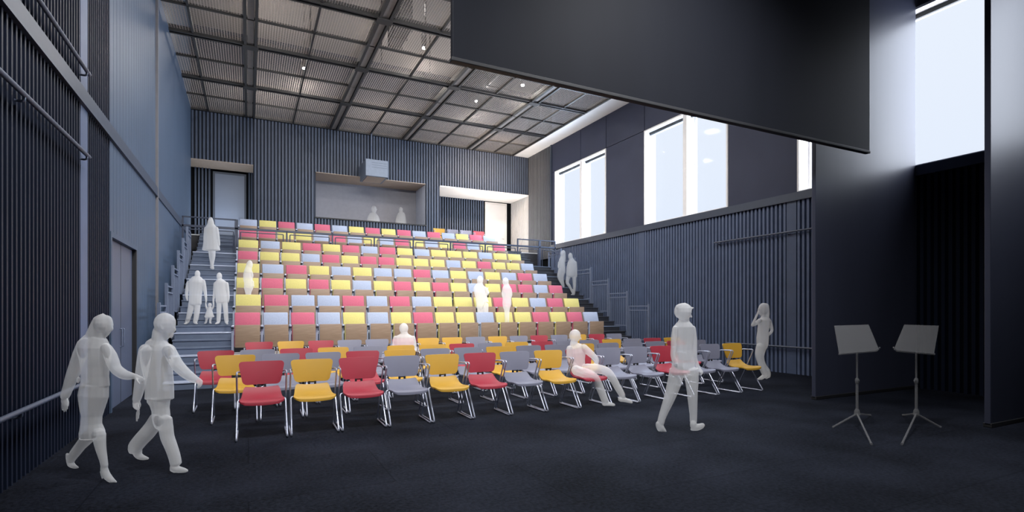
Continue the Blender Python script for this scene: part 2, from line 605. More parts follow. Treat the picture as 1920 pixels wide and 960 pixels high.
# slats inside the two door recesses
slats_x(mb, 23.6, -1.88, -1.3, 4.2, 7.1)
slats_x(mb, 23.6, -0.02, 0.16, 4.2, 7.1)
slats_x(mb, 24.3, 7.58, 10.52, 4.2, 7.06)
mb.build('slat_cladding', M['slatback'], wb)
mb = MB().box(-1.97, 0.4, 23.6 + 0.05, 23.9, 4.2, 7.6).box(0.16, 0.4, YB + 0.3, 23.6 + SD, 4.2, 7.6)
mb.box(7.3, 12.3, 24.3 + 0.05, 24.6, 4.2, 7.6).box(7.3, 7.58, YB + 0.3, 24.3 + SD, 4.2, 7.6)
mb.build('recess_wall', M['backing'], wb)
mb = MB().box(2.2, 7.1, 23.85, 24.0, 4.2, 7.4).box(2.2, 2.4, YB + 0.30, 23.85, 4.2, 7.4)
mb.build('booth_wall', M['booth'], wb)
MB().box(6.915, 6.95, YB + 0.06, 23.85, 4.25, 7.07).build('booth_jamb', M['boothjamb'], wb)
MB().box(2.4, 6.92, YB - 0.004, 23.85, 7.075, 7.098).build('booth_soffit', M['beige'], wb)
MB().box(2.36, 6.96, YB - 0.03, YB + 0.3, 5.25, 5.30).build('booth_sill', M['black'], wb)
MB().box(-1.97, 0.16, YB - 0.004, 23.7, 7.075, 7.098).build('recess_soffit', M['beige'], wb)
MB().box(7.58, 12.05, YB - 0.004, 24.4, 7.05, 7.098).build('recess_soffit', M['white'], wb)
MB().box(6.955, 7.0, YB - 0.015, YB + 0.1, 5.25, 7.10).build('booth_edge', M['trim'], wb)
for nm, x0, x1, yy, m, zt in (('door_2', -1.24, -0.08, 23.6, 'doorblue', 6.98), ('door_3', 10.58, 11.78, 24.3, 'doorwhite', 7.0)):
    d = struct(nm, MB().bbox(x0 + 0.07, x1 - 0.07, yy + 0.03, yy + 0.08, 4.2, zt - 0.07), M[m])
    MB().box(x0, x0 + 0.07, yy, yy + 0.08, 4.2, zt).box(x1 - 0.07, x1, yy, yy + 0.08, 4.2, zt).box(x0 + 0.07, x1 - 0.07, yy, yy + 0.08, zt - 0.07, zt).build('door_frame', M['trim'] if m == 'doorblue' else M['doorwhite'], d)
    MB().tube(rounded([(x1 - 0.16, yy + 0.035, 5.2), (x1 - 0.16, yy - 0.03, 5.2), (x1 - 0.28, yy - 0.03, 5.2)], 0.02), 0.01, 6).build('door_handle', M['rail'], d, True)

# --- ceiling grid and the plain border strip along the windows
struct('trim_3', MB().box(11.2, XR + 0.06, 6.0, YB + 0.05, ZG - 0.01, ZG + 0.12), M['white'])
grid = struct('ceiling_grid', MB().box(XL, 11.2, YB - 0.06, YB + 0.02, ZG - 0.03, ZG + 0.12), M['beam'])
GX = [0.05, 3.07, 6.02, 9.0]
GY = [7.4, 10.4, 13.4, 16.38, 19.36]
for x in GX:
    mb = MB()
    for s in (-1, 1):
        mb.box(x + s * 0.13 - 0.035, x + s * 0.13 + 0.035, 6, YB - 0.06, ZG - 0.06, ZG + 0.16)
    b = mb.build('long_beam', M['beam'], grid)
    MB().box(x - 0.075, x + 0.075, 6, YB - 0.06, ZG - 0.02, ZG + 0.02).build('bottom_flange', M['beamlight'], b)
for y in GY:
    mb = MB()
    for s in (-1, 1):
        mb.box(XL, 11.2, y + s * 0.07 - 0.025, y + s * 0.07 + 0.025, ZG - 0.045, ZG + 0.12)
    b = mb.build('cross_beam', M['beam'], grid)
    for x in GX:
        MB().box(x - 0.2, x + 0.2, y - 0.13, y + 0.13, ZG - 0.075, ZG - 0.05).build('junction_plate', M['beam'], b)
gx = [XL] + GX + [11.2]
for i in range(len(gx) - 1):
    if i in (0, len(gx) - 2):
        xm = (gx[i] + gx[i + 1]) / 2 + (-0.4 if i == 0 else 0.1)
    else:
        xm = (gx[i] + gx[i + 1]) / 2
    MB().box(xm - 0.025, xm + 0.025, 6, YB - 0.06, ZG - 0.02, ZG + 0.06).build('thin_rail', M['beam'], grid)
gy = GY + [YB]
for i in range(len(gy) - 1):
    ym = (gy[i] + gy[i + 1]) / 2
    MB().box(XL, 11.2, ym - 0.025, ym + 0.025, ZG - 0.02, ZG + 0.06).build('thin_rail', M['beam'], grid)
MB().box(11.14, 11.2, 6, YB - 0.06, ZG - 0.04, ZG + 0.12).build('edge_beam', M['beam'], grid)
for i in range(len(gx) - 1):
    MB().add([(gx[i], 6, ZG + 0.03), (gx[i + 1], 6, ZG + 0.03), (gx[i + 1], YB, ZG + 0.03), (gx[i], YB, ZG + 0.03)], [(0, 1, 2, 3)]).build('wire_mesh', M['wire'], grid)

# hangers, ducts and lamps above the wire mesh
for n_, (x, y) in enumerate(((1.55, 15.8), (4.0, 17.9), (4.6, 14.9), (6.1, 19.2), (7.5, 17.9), (8.3, 19.0), (10.2, 18.0), (-1.2, 14.5))):
    o = MB().tube([(x, y, ZG + 0.06), (x, y, ZT - 0.01)], 0.02, 6).build('grid_hanger', M['duct'], None, True)
    wh = ['left of the second long beam', 'in the middle bay', 'in the middle bay nearer the stage', 'by the third long beam near the back',
          'right of the third long beam', 'at the fourth long beam', 'at the right edge of the grid', 'close to the left wall'][n_]
    tag(o, 'thin dark hanger rod above the ceiling mesh, ' + wh, 'hanger', 'hanger rods above the ceiling mesh')


def duct(label, x0, x1, y0, y1, z0, z1, flange_axis='y'):
    t = thing('ventilation_duct', label, 'duct', ((x0 + x1) / 2, (y0 + y1) / 2, z0))
    hx, hy, h = (x1 - x0) / 2, (y1 - y0) / 2, z1 - z0
    MB().bbox(-hx, hx, -hy, hy, 0, h, 0.02).build('duct_body', M['duct'], t)
    n = 3
    for i in range(n):
        if flange_axis == 'y':
            c = -hy + 0.15 + (2 * hy - 0.3) * i / (n - 1)
            MB().box(-hx - 0.04, hx + 0.04, c - 0.025, c + 0.025, -0.03, h).build('flange', M['duct'], t)
        else:
            c = -hx + 0.15 + (2 * hx - 0.3) * i / (n - 1)
            MB().box(c - 0.025, c + 0.025, -hy - 0.04, hy + 0.04, -0.03, h).build('flange', M['duct'], t)


duct('dark rectangular duct above the ceiling mesh, left of the second long beam', 1.2, 2.6, 14.2, 15.4, 10.3, 11.93)
duct('dark rectangular duct above the ceiling mesh beside the hanging panel corner', 6.2, 7.6, 14.6, 16.0, 10.4, 11.93, 'x')
duct('slim dark duct above the ceiling mesh behind the second pendant lamp', 4.1, 4.5, 15.9, 17.4, 10.2, 11.93)
duct('long dark duct above the ceiling mesh beside the fourth long beam', 8.6, 9.6, 17.4, 21.6, 10.6, 11.93)
mb = MB().box(5.3, 5.9, 14.6, 16.8, ZT - 0.06, ZT - 0.003).box(7.0, 7.6, 17.0, 18.6, ZT - 0.06, ZT - 0.003).box(2.6, 4.2, 12.2, 12.9, ZT - 0.06, ZT - 0.003)
mb.build('pale_panel', M['white'], bpy.data.objects['ceiling'])
PEND = [((1.63, 18.59), 'leftmost, above the second bay'), ((4.75, 15.54), 'nearest the stage, in the middle bay'),
        ((7.74, 18.61), 'third from the left, above the right bay'), ((8.65, 16.56), 'rightmost, close under the hanging dark panel')]
for (x, y), w in PEND:
    t = thing('pendant_lamp', 'dark cylinder pendant lamp above the ceiling mesh, ' + w, 'lamp', (x, y, 9.5), 0, 'pendant lamps above the ceiling mesh')
    MB().tube([(0, 0, 0.02), (0, 0, 0.06), (0, 0, 0.40), (0, 0, 0.44)], [0.055, 0.085, 0.085, 0.05], 14).build('lamp_body', M['lampbody'], t, True)
    MB().tube([(0, 0, 0.44), (0, 0, ZT - 9.5)], 0.008, 6).build('cord', M['lampbody'], t, True)
    MB().tube([(0, 0, -0.03), (0, 0, -0.02), (0, 0, 0.01), (0, 0, 0.03)], [0.02, 0.05, 0.058, 0.04], 12).build('bulb', M['bulb'], t, True)

# --- hanging dark panel and the two wing panels on the stage side
t = thing('hanging_panel', 'huge dark panel hanging from the ceiling over the right half of the room', 'panel', (5.9, 5.58, 4.32))
MB().bbox(-3.88, 3.88, -0.035, 0.035, 0.03, ZT - 4.32, 0.01).build('panel_face', M['banner'], t)
MB().bbox(-3.89, 3.89, -0.045, 0.045, 0.0, 0.045, 0.008).build('bottom_bar', M['black'], t)
for lab, x0, x1, y in (('tall dark wing panel standing behind the left music stand', 8.84, 11.98, 5.95),
                       ('tall dark wing panel at the right edge of the view', 8.8, 11.98, 3.5)):
    t = thing('wing_panel', lab, 'panel', ((x0 + x1) / 2, y, 0), 0, 'wing panels at the stage')
    h = (x1 - x0) / 2
    MB().bbox(-h, h, -0.035, 0.035, 0.03, 11.9, 0.008).build('panel_face', M['wing'], t)
    MB().bbox(-h, h, -0.05, 0.05, 0.0, 0.06, 0.008).build('base_rail', M['black'], t)

# ------------------------------------------------------------------ tiers, stairs and guardrails
YW = [12.9, 13.93, 14.93, 15.95, 16.95, 17.97, 19.40, 20.38]
ZD = [0.60, 1.03, 1.49, 1.94, 2.38, 2.83, 3.33, 3.84]
ZP = 4.2
X0, X1 = -0.34, 9.53
starts = [YW[i] - 0.17 for i in range(8)]
starts[6] = 18.75
ends = starts[1:] + [21.25]
TN = ['lowest tier, next to the loose chairs', 'second tier from the floor', 'third tier from the floor', 'fourth tier from the floor', 'fifth tier from the floor',
      'just below the aisle guardrail', 'just above the aisle guardrail', 'topmost tier of seats']
for i in range(8):
    tr_ = thing('seating_tier', 'grey platform step carrying a row of tip-up seats, ' + TN[i], 'platform', ((X0 + X1) / 2, starts[i], 0), 0, 'stepped platforms under the seats')
    h, d = (X1 - X0) / 2, ends[i] - starts[i]
    MB().box(-h, h, 0.001, d - 0.001, 0.0, ZD[i] - 0.04).build('riser', M['fascia'], tr_)
    MB().box(-h, h, -0.02, d - 0.021, ZD[i] - 0.04, ZD[i]).build('deck', M['deck'], tr_)
tr_ = thing('rear_landing', 'grey landing along the back wall above the topmost seats', 'platform', (5.06, 21.25, 0))
MB().box(XL - 5.06 + 0.03, 12.0 - 5.06 - 0.003, 0.002, 1.14, 0, ZP - 0.04).build('riser', M['fascia'], tr_)
MB().box(XL - 5.06 + 0.03, 12.0 - 5.06 - 0.003, -0.02, 3.0, ZP - 0.04, ZP - 0.001).build('deck', M['deck'], tr_)
# side stairs: one flight to the cross aisle, one from there to the top
for nm, x0, x1, lab in (('left', -1.5, X0, 'blue grey flight of steps between the left wall and the seats'),
                        ('right', X1, 10.9, 'dark flight of steps between the seats and the right slatted wall')):
    st = thing('staircase', lab, 'stairs', ((x0 + x1) / 2, 12.2, 0), 0, 'side stairs of the tiers')
    h = (x1 - x0) / 2 - 0.012
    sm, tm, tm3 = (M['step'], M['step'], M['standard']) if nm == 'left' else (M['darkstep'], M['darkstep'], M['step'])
    n = 22
    run = (18.75 - 12.2) / n
    for i in range(n):
        z = 3.33 * (i + 1) / n
        y0 = i * run
        y1 = (i + 1) * run if i < n - 1 else 19.6 - 12.2
        mb = MB().box(-h, h, y0, y1, max(0, z - 0.32), z - 0.025)
        s_ = mb.build('step', sm, st)
        MB().bbox(-h - 0.01, h + 0.01, y0 - 0.02, y1, z - 0.03, z, 0.005).build('tread', tm if i % 3 else tm3, s_)
    n2 = 6
    for i in range(n2):
        z = 3.33 + (ZP - 3.33) * (i + 1) / n2
        y0 = 19.6 - 12.2 + i * 0.275
        s_ = MB().box(-h, h, y0, y0 + 0.275, z - 0.3, z - 0.025).build('step', sm, st)
        MB().bbox(-h - 0.01, h + 0.01, y0 - 0.02, y0 + 0.275, z - 0.03, z, 0.005).build('tread', tm, s_)


def guard(label, x, y0, y1, zt, zb, post0, outer):
    # stepped guardrail panel along a stair: posts, two rails, a bottom rail and bars
    t = thing('guardrail', label, 'guardrail', (x, (y0 + y1) / 2, 0), 0, 'stepped guardrails along the ' + outer + ' stair')
    h = (y1 - y0) / 2 - 0.02
    MB().bbox(-0.03, 0.03, -h - 0.03, -h + 0.03, post0, zt + 0.06, 0.005).build('post', M['rail'], t)
    MB().bbox(-0.02, 0.02, h - 0.05, h - 0.01, zb - 0.1, zt, 0.004).build('post', M['rail'], t)
    for z in (zt, zt - 0.13):
        MB().bbox(-0.018, 0.018, -h, h, z - 0.018, z + 0.018, 0.004).build('rail', M['rail'], t)
    MB().bbox(-0.018, 0.018, -h, h, zb - 0.018, zb + 0.018, 0.004).build('rail', M['rail'], t)
    mb = MB()
    n = 8
    for i in range(n):
        yy = -h + 0.1 + (2 * h - 0.2) * i / (n - 1)
        mb.box(-0.008, 0.008, yy - 0.008, yy + 0.008, zb, zt - 0.13)
    mb.build('bar_infill', M['rail'], t)


nice = ['lowest', 'second', 'third', 'fourth', 'fifth', 'sixth']
for i in range(6):
    y0 = 12.62 + 1.02 * i
    guard('grey barred guardrail panel of the right stair, ' + (nice[i] + ' step up' if i else 'nearest the floor'), 10.95, y0, y0 + 1.0, ZD[i] + 1.1, ZD[i] + 0.05, max(0, ZD[i] - 0.6), 'right')
    y0 = 12.25 + 1.06 * i
    guard('grey barred guardrail panel along the left wall stair, ' + (nice[i] + ' step up' if i else 'nearest the floor'), -1.56, y0, y0 + 1.0, ZD[i] + 1.05, ZD[i] + 0.05, max(0, ZD[i] - 0.6), 'left')
# cross-aisle guardrail in bays
PX = [-1.80, -0.34, 1.09, 2.51, 3.91, 5.30, 6.72, 8.13, 9.53, 10.55, 11.3]
YA = 18.72
zf = 3.33
bn = ['in front of the left steps', 'above the first seats at left', 'second bay of the seat rows from the left', 'third bay of the seat rows from the left',
      'middle bay of the seat rows', 'third bay of the seat rows from the right', 'second bay of the seat rows from the right', 'above the last seats at right',
      'in front of the right steps', 'beside the right wall']
for i in range(len(PX) - 1):
    a, b = PX[i], PX[i + 1]
    side = i in (0, 8, 9)
    t = thing('guardrail', 'dark aisle guardrail halfway up the tiers, ' + bn[i], 'guardrail', ((a + b) / 2, YA, zf), 0, 'aisle guardrail bays')
    h = (b - a) / 2
    zt = 0.80
    MB().bbox(-h, -h + 0.05, -0.025, 0.025, 0, 1.08 if side or i == 1 else zt, 0.005).build('post', M['railaisle'], t)
    MB().bbox(-h, h, -0.025, 0.025, zt - 0.035, zt + 0.035, 0.006).build('top_rail', M['railaisle'], t)
    if side:
        MB().bbox(-h, h, -0.025, 0.025, 1.05, 1.09, 0.006).build('top_rail', M['railaisle'], t)
        MB().bbox(h - 0.05, h, -0.025, 0.025, 0, 1.08, 0.005).build('post', M['railaisle'], t)
    f = MB().tube(rounded([(-h + 0.12, 0, 0.03), (-h + 0.12, 0, zt - 0.10), (h - 0.08, 0, zt - 0.10), (h - 0.08, 0, 0.03)], 0.02), 0.017, 6)
    f.build('inner_frame', M['railaisle'], t, True)


# ------------------------------------------------------------------ tip-up seats
def make_seat(w):
    """meshes shared by every seat of one width: origin at the deck, centre front"""
    h = w / 2
    out = {}
    b = MB().bbox(-h + 0.048, h - 0.040, 0.0, 0.022, 0.155, 0.645, 0.005)
    out['seat_panel'] = (b, M['wood'])
    b = MB().bbox(-h + 0.034, h - 0.046, 0.024, 0.10, 0.17, 0.64, 0.014)
    out['seat_cushion'] = (b, None)
    # backrest pad leaning back
    vs, fs = [], []
    b = MB().bbox(-h + 0.034, h - 0.034, 0.0, 0.065, 0.0, 0.29, 0.018)
    b.v = [(x, y + 0.245 + z * 0.32, z + 0.625) for x, y, z in b.v]
    out['backrest'] = (b, None)
    b = MB().bbox(-0.024, 0.024, 0.135, 0.185, 0.0, 0.62, 0.006).bbox(-0.024, 0.024, -0.005, 0.24, 0.60, 0.635, 0.008)
    b.bbox(-0.03, 0.03, 0.10, 0.22, 0.0, 0.02, 0.004)
    b.v = [(x - h, y, z) for x, y, z in b.v]
    out['standard'] = (b, M['standard'])
    b = MB().tube([(-h - 0.030, 0.10, 0.575), (-h - 0.028, 0.10, 0.575), (-h + 0.028, 0.10, 0.575), (-h + 0.030, 0.10, 0.575)], 0.012, 8)
    out['pivot'] = (b, M['black'])
    return out


SEATS = [
    'R G R G Y G Y R Y Y G Y Y R Y R G',
    'Y R G G R G R G Y Y Y R Y G R Y',
    'Y R Y R Y G Y R Y R Y G Y R R G R',
    'Y G R Y G Y G G R G Y G Y G R G',
    'R Y Y G R Y R R Y Y Y G Y R Y Y G',
    'Y G Y R Y R G R Y G Y Y Y G Y Y',
    'R R Y Y G R G Y G R Y G Y R G Y R',
    'G Y R G R G Y R Y R G R G Y R G']
CN = {'R': 'red', 'Y': 'yellow', 'G': 'grey'}
ROWN = ['lowest row of the tiers', 'second row up the tiers', 'third row up the tiers', 'fourth row up the tiers', 'fifth row up the tiers',
        'row just below the aisle guardrail', 'row just above the aisle guardrail', 'topmost row of the tiers']
proto = {}
for k, row in enumerate(SEATS):
    cols = [CN[c] for c in row.split()]
    n = len(cols)
    w = (9.50 - (-0.31)) / n
    for i, c in enumerate(cols):
        loc = (-0.31 + (i + 0.5) * w, YW[k], ZD[k])
        lab = '%s tip-up seat, %s, %s' % (c, ROWN[k], place(i, n))
        if (n, c) not in proto:
            t = thing('tip_up_seat', lab, 'seat', loc, 0, 'tip-up seats of the tiers')
            d = make_seat(w)
            for part, (b, m) in d.items():
                key = (n, part)
                if m is None:
                    b.build(part, M['pad_' + c], t, True)
                elif key in proto:
                    o = bpy.data.objects.new(part, proto[key])
                    C.objects.link(o)
                    o.parent = t
                else:
                    proto[key] = b.build(part, m, t, True).data
            for o in t.children:
                if o.name.startswith('seat_panel'):
                    o['label'] = 'brown wooden underside of the folded seat'
            proto[(n, c)] = t
        else:
            t = copy_tree(proto[(n, c)])
            t.location = loc
            t['label'] = lab

# ------------------------------------------------------------------ loose stacking chairs


def seat_mesh():
    prof = [(-0.275, 0.452), (-0.268, 0.470), (-0.24, 0.482), (-0.17, 0.484), (-0.10, 0.478), (-0.03, 0.474), (0.04, 0.480), (0.10, 0.500), (0.15, 0.532), (0.185, 0.572), (0.20, 0.592)]
    hw = [0.185, 0.222, 0.245, 0.252, 0.250, 0.242, 0.232, 0.225, 0.218, 0.206, 0.188]
    nx = 10
    vs, fs = [], []
    for side in (0, 1):
        for (y, z), h in zip(prof, hw):
            for i in range(nx + 1):
                u = -1 + 2 * i / nx
                vs.append((u * h, y, z + 0.012 * u * u - side * 0.02 - 0.012))
    R = nx + 1
    N = len(prof)
    for side in (0, 1):
        o = side * R * N
        for j in range(N - 1):
            for i in range(nx):
                fs.append((o + j * R + i, o + j * R + i + 1, o + (j + 1) * R + i + 1, o + (j + 1) * R + i))
    o = R * N
    edge = [i for i in range(R)] + [j * R + nx for j in range(1, N)] + [(N - 1) * R + i for i in range(nx - 1, -1, -1)] + [j * R for j in range(N - 2, 0, -1)]
    for a, b in zip(edge, edge[1:] + edge[:1]):
        fs.append((a, b, o + b, o + a))
    return MB().add(vs, fs)


def back_mesh():
    nz, nx = 12, 14
    z0, z1 = 0.615, 0.905
    vs, fs = [], []
    for side in (0, 1):
        for j in range(nz + 1):
            s = j / nz
            s = 0.5 - 0.5 * math.cos(PI * s)
            z = z0 + (z1 - z0) * s
            h = 0.212 + 0.058 * s ** 0.9
            e = min(s, 1 - s) * (z1 - z0)
            r = 0.045
            if e < r:
                h -= r - math.sqrt(max(0, r * r - (r - e) ** 2))
            for i in range(nx + 1):
                u = -1 + 2 * i / nx
                y = 0.205 + 0.05 * s + 0.02 * s * s - 0.045 * (u * h / 0.27) ** 2 + side * 0.014
                vs.append((u * h, y, z))
    R = nx + 1
    N = nz + 1
    for side in (0, 1):
        o = side * R * N
        for j in range(N - 1):
            for i in range(nx):
                fs.append((o + j * R + i, o + j * R + i + 1, o + (j + 1) * R + i + 1, o + (j + 1) * R + i))
    o = R * N
    edge = [i for i in range(R)] + [j * R + nx for j in range(1, N)] + [(N - 1) * R + i for i in range(nx - 1, -1, -1)] + [j * R for j in range(N - 2, 0, -1)]
    for a, b in zip(edge, edge[1:] + edge[:1]):
        fs.append((a, b, o + b, o + a))
    return MB().add(vs, fs)


def side_frame(s):
    p = rounded([(s * 0.21, 0.262, 0.765), (s * 0.278, 0.20, 0.785), (s * 0.278, -0.05, 0.79), (s * 0.278, 0.335, 0.012),
                 (s * 0.278, -0.27, 0.012), (s * 0.272, 0.045, 0.452), (s * 0.19, 0.06, 0.447)], 0.05, 5)
    return MB().tube(p, 0.0105, 8)


def make_chair(label, color, loc, group):
    t = thing('stacking_chair', label, 'chair', loc, 0, group)
    m = M['ch_' + color]
    seat_mesh().build('seat', m, t, True)
    back_mesh().build('backrest', m, t, True)
    for s in (-1, 1):
        side_frame(s).build('sled_frame', M['chrome'], t, True)
    MB().tube([(-0.2, 0.06, 0.447), (0.2, 0.06, 0.447)], 0.0115, 8).tube([(-0.24, -0.1, 0.445), (0.24, -0.1, 0.445)], 0.009, 8).build('crossbar', M['chrome'], t, True)
    MB().bbox(-0.05, 0.05, 0.222, 0.236, 0.60, 0.66, 0.004).bbox(-0.05, -0.025, 0.20, 0.23, 0.545, 0.62, 0.004).bbox(0.025, 0.05, 0.20, 0.23, 0.545, 0.62, 0.004).build('back_bracket', M['black'], t)
    return t


CH = [
    (7.28, 0.15, 'R Y R G Y R G Y R G G R G G Y', 'frontmost floor row'),
    (8.47, -0.17, 'Y G G R Y G G Y G G Y G G G R G', 'second floor row from the front'),
    (9.57, -0.47, 'R G R Y G Y Y R G Y R G G Y G R Y', 'third floor row from the front'),
    (11.95, 0.20, 'R Y R G G R Y Y G Y G R G Y R G', 'floor row nearest the tiers')]
cproto = {}
for yy, xs, row, rn in CH:
    cols = [CN[c] for c in row.split()]
    n = len(cols)
    for i, c in enumerate(cols):
        lab = '%s plastic armchair, %s, %s' % (c, rn, place(i, n))
        loc = (xs + 0.605 * i, yy + random.uniform(-0.012, 0.012), 0)
        if c not in cproto:
            t = make_chair(lab, c, loc, 'stacking chairs on the floor')
            cproto[c] = t
        else:
            t = copy_tree(cproto[c])
            t.location = loc
            t['label'] = lab
        t.rotation_euler = (0, 0, random.uniform(-0.015, 0.015))
for i, (x, c) in enumerate(((7.35, 'yellow'), (7.97, 'grey'), (8.58, 'grey'), (9.2, 'red'))):
    t = copy_tree(cproto[c])
    t.location = (x, 21.62, ZP)
    t.rotation_euler = (0, 0, 0)
    t['label'] = '%s armchair behind the topmost tier row by the right recess, %s' % (c, place(i, 4))
    t['group'] = 'loose chairs on the top landing'

# ------------------------------------------------------------------ projector box
t = thing('projector_housing', 'pale blue grey projector box hanging over the control booth opening', 'projector', (4.56, 21.8, 6.88))
MB().bbox(-0.44, 0.44, -0.6, 0.6, 0, 0.66, 0.012).build('hanging_case', M['boxgrey'], t)
MB().bbox(-0.36, 0.36, -0.5, 0.5, -0.012, 0.0, 0.004).build('base_plate', M['beige'], t)
mb = MB()
for i in range(3):
    mb.box(-0.2, 0.4, -0.606, -0.6, 0.35 + i * 0.09, 0.358 + i * 0.09)
mb.build('vent_slot', M['trim'], t)
MB().tube([(0, 0.45, 0.66), (0, 0.45, ZG - 6.88)], 0.025, 8).build('hanging_rod', M['rail'], t, True)


# ------------------------------------------------------------------ music stands
def music_stand(label, px, s):
    d = FW + (px - 960) / FPX * RT
    tt = 7.05
    loc = CAM + tt * d
    loc.z = 0
    o = thing('music_stand', label, 'music stand', loc, -YAW, 'music stands by the wing panels')
    k = tt / FPX   # metres per pixel here

    def P(dx, py, dy=0.0):
        return (s * dx * k + (px - 960) / FPX * dy, dy, 1.55 + (583 - py) * k)
    m = M['ghoststand']
    # desk: a tilted tray, seen a little from the side
    f = [P(-43, 611, 0.10), P(22, 609, 0.10), P(41, 655, -0.08), P(-33, 662, -0.08)]
    b = [(x, y + 0.008, z) for x, y, z in f]
    MB().add(f + b, [(0, 1, 2, 3), (7, 6, 5, 4), (0, 4, 5, 1), (1, 5, 6, 2), (2, 6, 7, 3), (3, 7, 4, 0)]).build('desk', m, o)
    q = [P(-34, 663, -0.085), P(36, 657, -0.085), P(42, 650, -0.13)]
    MB().tube(q, [0.012, 0.012, 0.010], 6).build('lip', m, o, True)
    MB().tube([P(0, 659), P(0, 715)], 0.011, 10).tube([P(0, 715), P(0, 772)], 0.016, 10).build('shaft', m, o, True)
    MB().tube([P(0, 709), P(0, 711), P(0, 717), P(0, 719)], [0.015, 0.024, 0.024, 0.018], 10).tube([P(0, 713), P(4, 713, -0.03)], 0.01, 6).build('collar', m, o, True)
    MB().tube([P(0, 767), P(0, 770), P(0, 778), P(0, 781)], [0.02, 0.032, 0.036, 0.018], 10).build('hub', m, o, True)
    for dx, py in ((-46, 803), (27, 835), (25, 780)):
        # the foot lies on the floor: find its depth from the floor
        tf = 1.55 * FPX / (py - 583)
        w = CAM + tf * (FW + (px + s * dx - 960) / FPX * RT)
        v = w - loc
        e = Vector((v.dot(RT), v.dot(FW), 0.014))
        a = Vector(P(0, 774))
        a.z = 0.185
        md = a.lerp(e, 0.93)
        MB().tube([a, md, e], [0.011, 0.011, 0.015], 8).build('leg', m, o, True)
    return o


music_stand('grey see-through music stand, the left one, in front of the wing panel', 1607, 1)
music_stand('grey see-through music stand, the right one, before the dark alcove', 1718, -1)


# ------------------------------------------------------------------ people
def loft_chain(mb, t, ch, n=14):
    """tapered limb or trunk: ch = dict(p=[(px, py, half width px[, depth m])], r=depth ratio, cap=(start, end))"""
    pts = ch['p']
    ratio = ch.get('r', 0.85)
    cap = ch.get('cap', (1, 1))
    k = t / FPX
    cen, hw = [], []
    for p in pts:
        d = (p[3] if len(p) > 3 else 0) + ch.get('d', 0)
        cen.append(at(p[0], p[1], t + d))
        hw.append(p[2] * k)
    rr = ratio if isinstance(ratio, (list, tuple)) else [ratio] * len(pts)
    rings = []

    def ring(c, h, dr, N):
        rings.append([c + h * math.cos(2 * PI * i / n) * N + h * dr * math.sin(2 * PI * i / n) * FW for i in range(n)])
    # subdivide with Catmull-Rom for smooth outlines
    sub = ch.get('sub', 3)
    C2, H2, R2 = [], [], []
    m = len(cen)
    for i in range(m - 1):
        p0, p1, p2, p3 = cen[max(i - 1, 0)], cen[i], cen[i + 1], cen[min(i + 2, m - 1)]
        for j in range(sub):
            u = j / sub
            C2.append(0.5 * ((2 * p1) + (p2 - p0) * u + (2 * p0 - 5 * p1 + 4 * p2 - p3) * u * u + (3 * p1 - p0 - 3 * p2 + p3) * u ** 3))
            H2.append(hw[i] + (hw[i + 1] - hw[i]) * u)
            R2.append(rr[i] + (rr[i + 1] - rr[i]) * u)
    C2.append(cen[-1]); H2.append(hw[-1]); R2.append(rr[-1])
    T = []
    for i in range(len(C2)):
        d = C2[min(i + 1, len(C2) - 1)] - C2[max(i - 1, 0)]
        d = d - FW * d.dot(FW)
        if d.length < 1e-6:
            d = Vector((0, 0, -1))
        T.append(d.normalized())
    Ns = [FW.cross(d).normalized() for d in T]
    for q, c in ((0.08, 1.0), (0.45, 0.9), (0.8, 0.6)):
        ring(C2[0] - T[0] * H2[0] * c * cap[0], H2[0] * q, R2[0], Ns[0])
    for c, h, dr, N in zip(C2, H2, R2, Ns):
        ring(c, h, dr, N)
    for q, c in ((0.8, 0.6), (0.45, 0.9), (0.08, 1.0)):
        ring(C2[-1] + T[-1] * H2[-1] * c * cap[1], H2[-1] * q, R2[-1], Ns[-1])
    vs = [v for r_ in rings for v in r_]
    fs = []
    for i in range(len(rings) - 1):
        for j in range(n):
            a, b = i * n + j, i * n + (j + 1) % n
            fs.append((a, b, b + n, a + n))
    fs.append(tuple(range(n - 1, -1, -1)))
    e = (len(rings) - 1) * n
    fs.append(tuple(range(e, e + n)))
    mb.add(vs, fs)


def person(label, t, chains, voxel=None, group=None, name='person', cat='person', smooth=5, gm='ghost'):
    mb = MB()
    for ch in chains:
        if isinstance(ch, list):
            ch = {'p': ch}
        loft_chain(mb, t, ch)
    # origin at the feet
    zmin = min(v[2] for v in mb.v)
    cx = sum(v[0] for v in mb.v) / len(mb.v)
    cy = sum(v[1] for v in mb.v) / len(mb.v)
    mb.v = [(x - cx, y - cy, z - zmin) for x, y, z in mb.v]
    o = mb.build(name, M[gm])
    o.location = (cx, cy, zmin)
    vx = voxel or max(0.006, t / FPX * 0.8)
    rm = o.modifiers.new('remesh', 'REMESH')
    rm.mode = 'VOXEL'
    rm.voxel_size = vx
    sm = o.modifiers.new('smooth', 'SMOOTH')
    sm.factor = 0.5
    sm.iterations = smooth
    dg = bpy.context.evaluated_depsgraph_get()
    me = bpy.data.meshes.new_from_object(o.evaluated_get(dg))
    o.modifiers.clear()
    old = o.data
    o.data = me
    bpy.data.meshes.remove(old)
    me.name = name
    if not me.materials:
        me.materials.append(M[gm])
    me.polygons.foreach_set('use_smooth', [True] * len(me.polygons))
    return tag(o, label, cat, group)


def ell(px, py, hx, hy, d=0.0, r=1.0):
    """an ellipsoid as a short chain: half width hx, half height hy"""
    p = []
    for i in range(7):
        a = PI * (i + 0.5) / 7
        p.append((px, py - hy * math.cos(a), max(hx * math.sin(a), 0.2), d))
    return {'p': p, 'r': r, 'cap': (0.15, 0.15), 'sub': 2}


exec_people = True
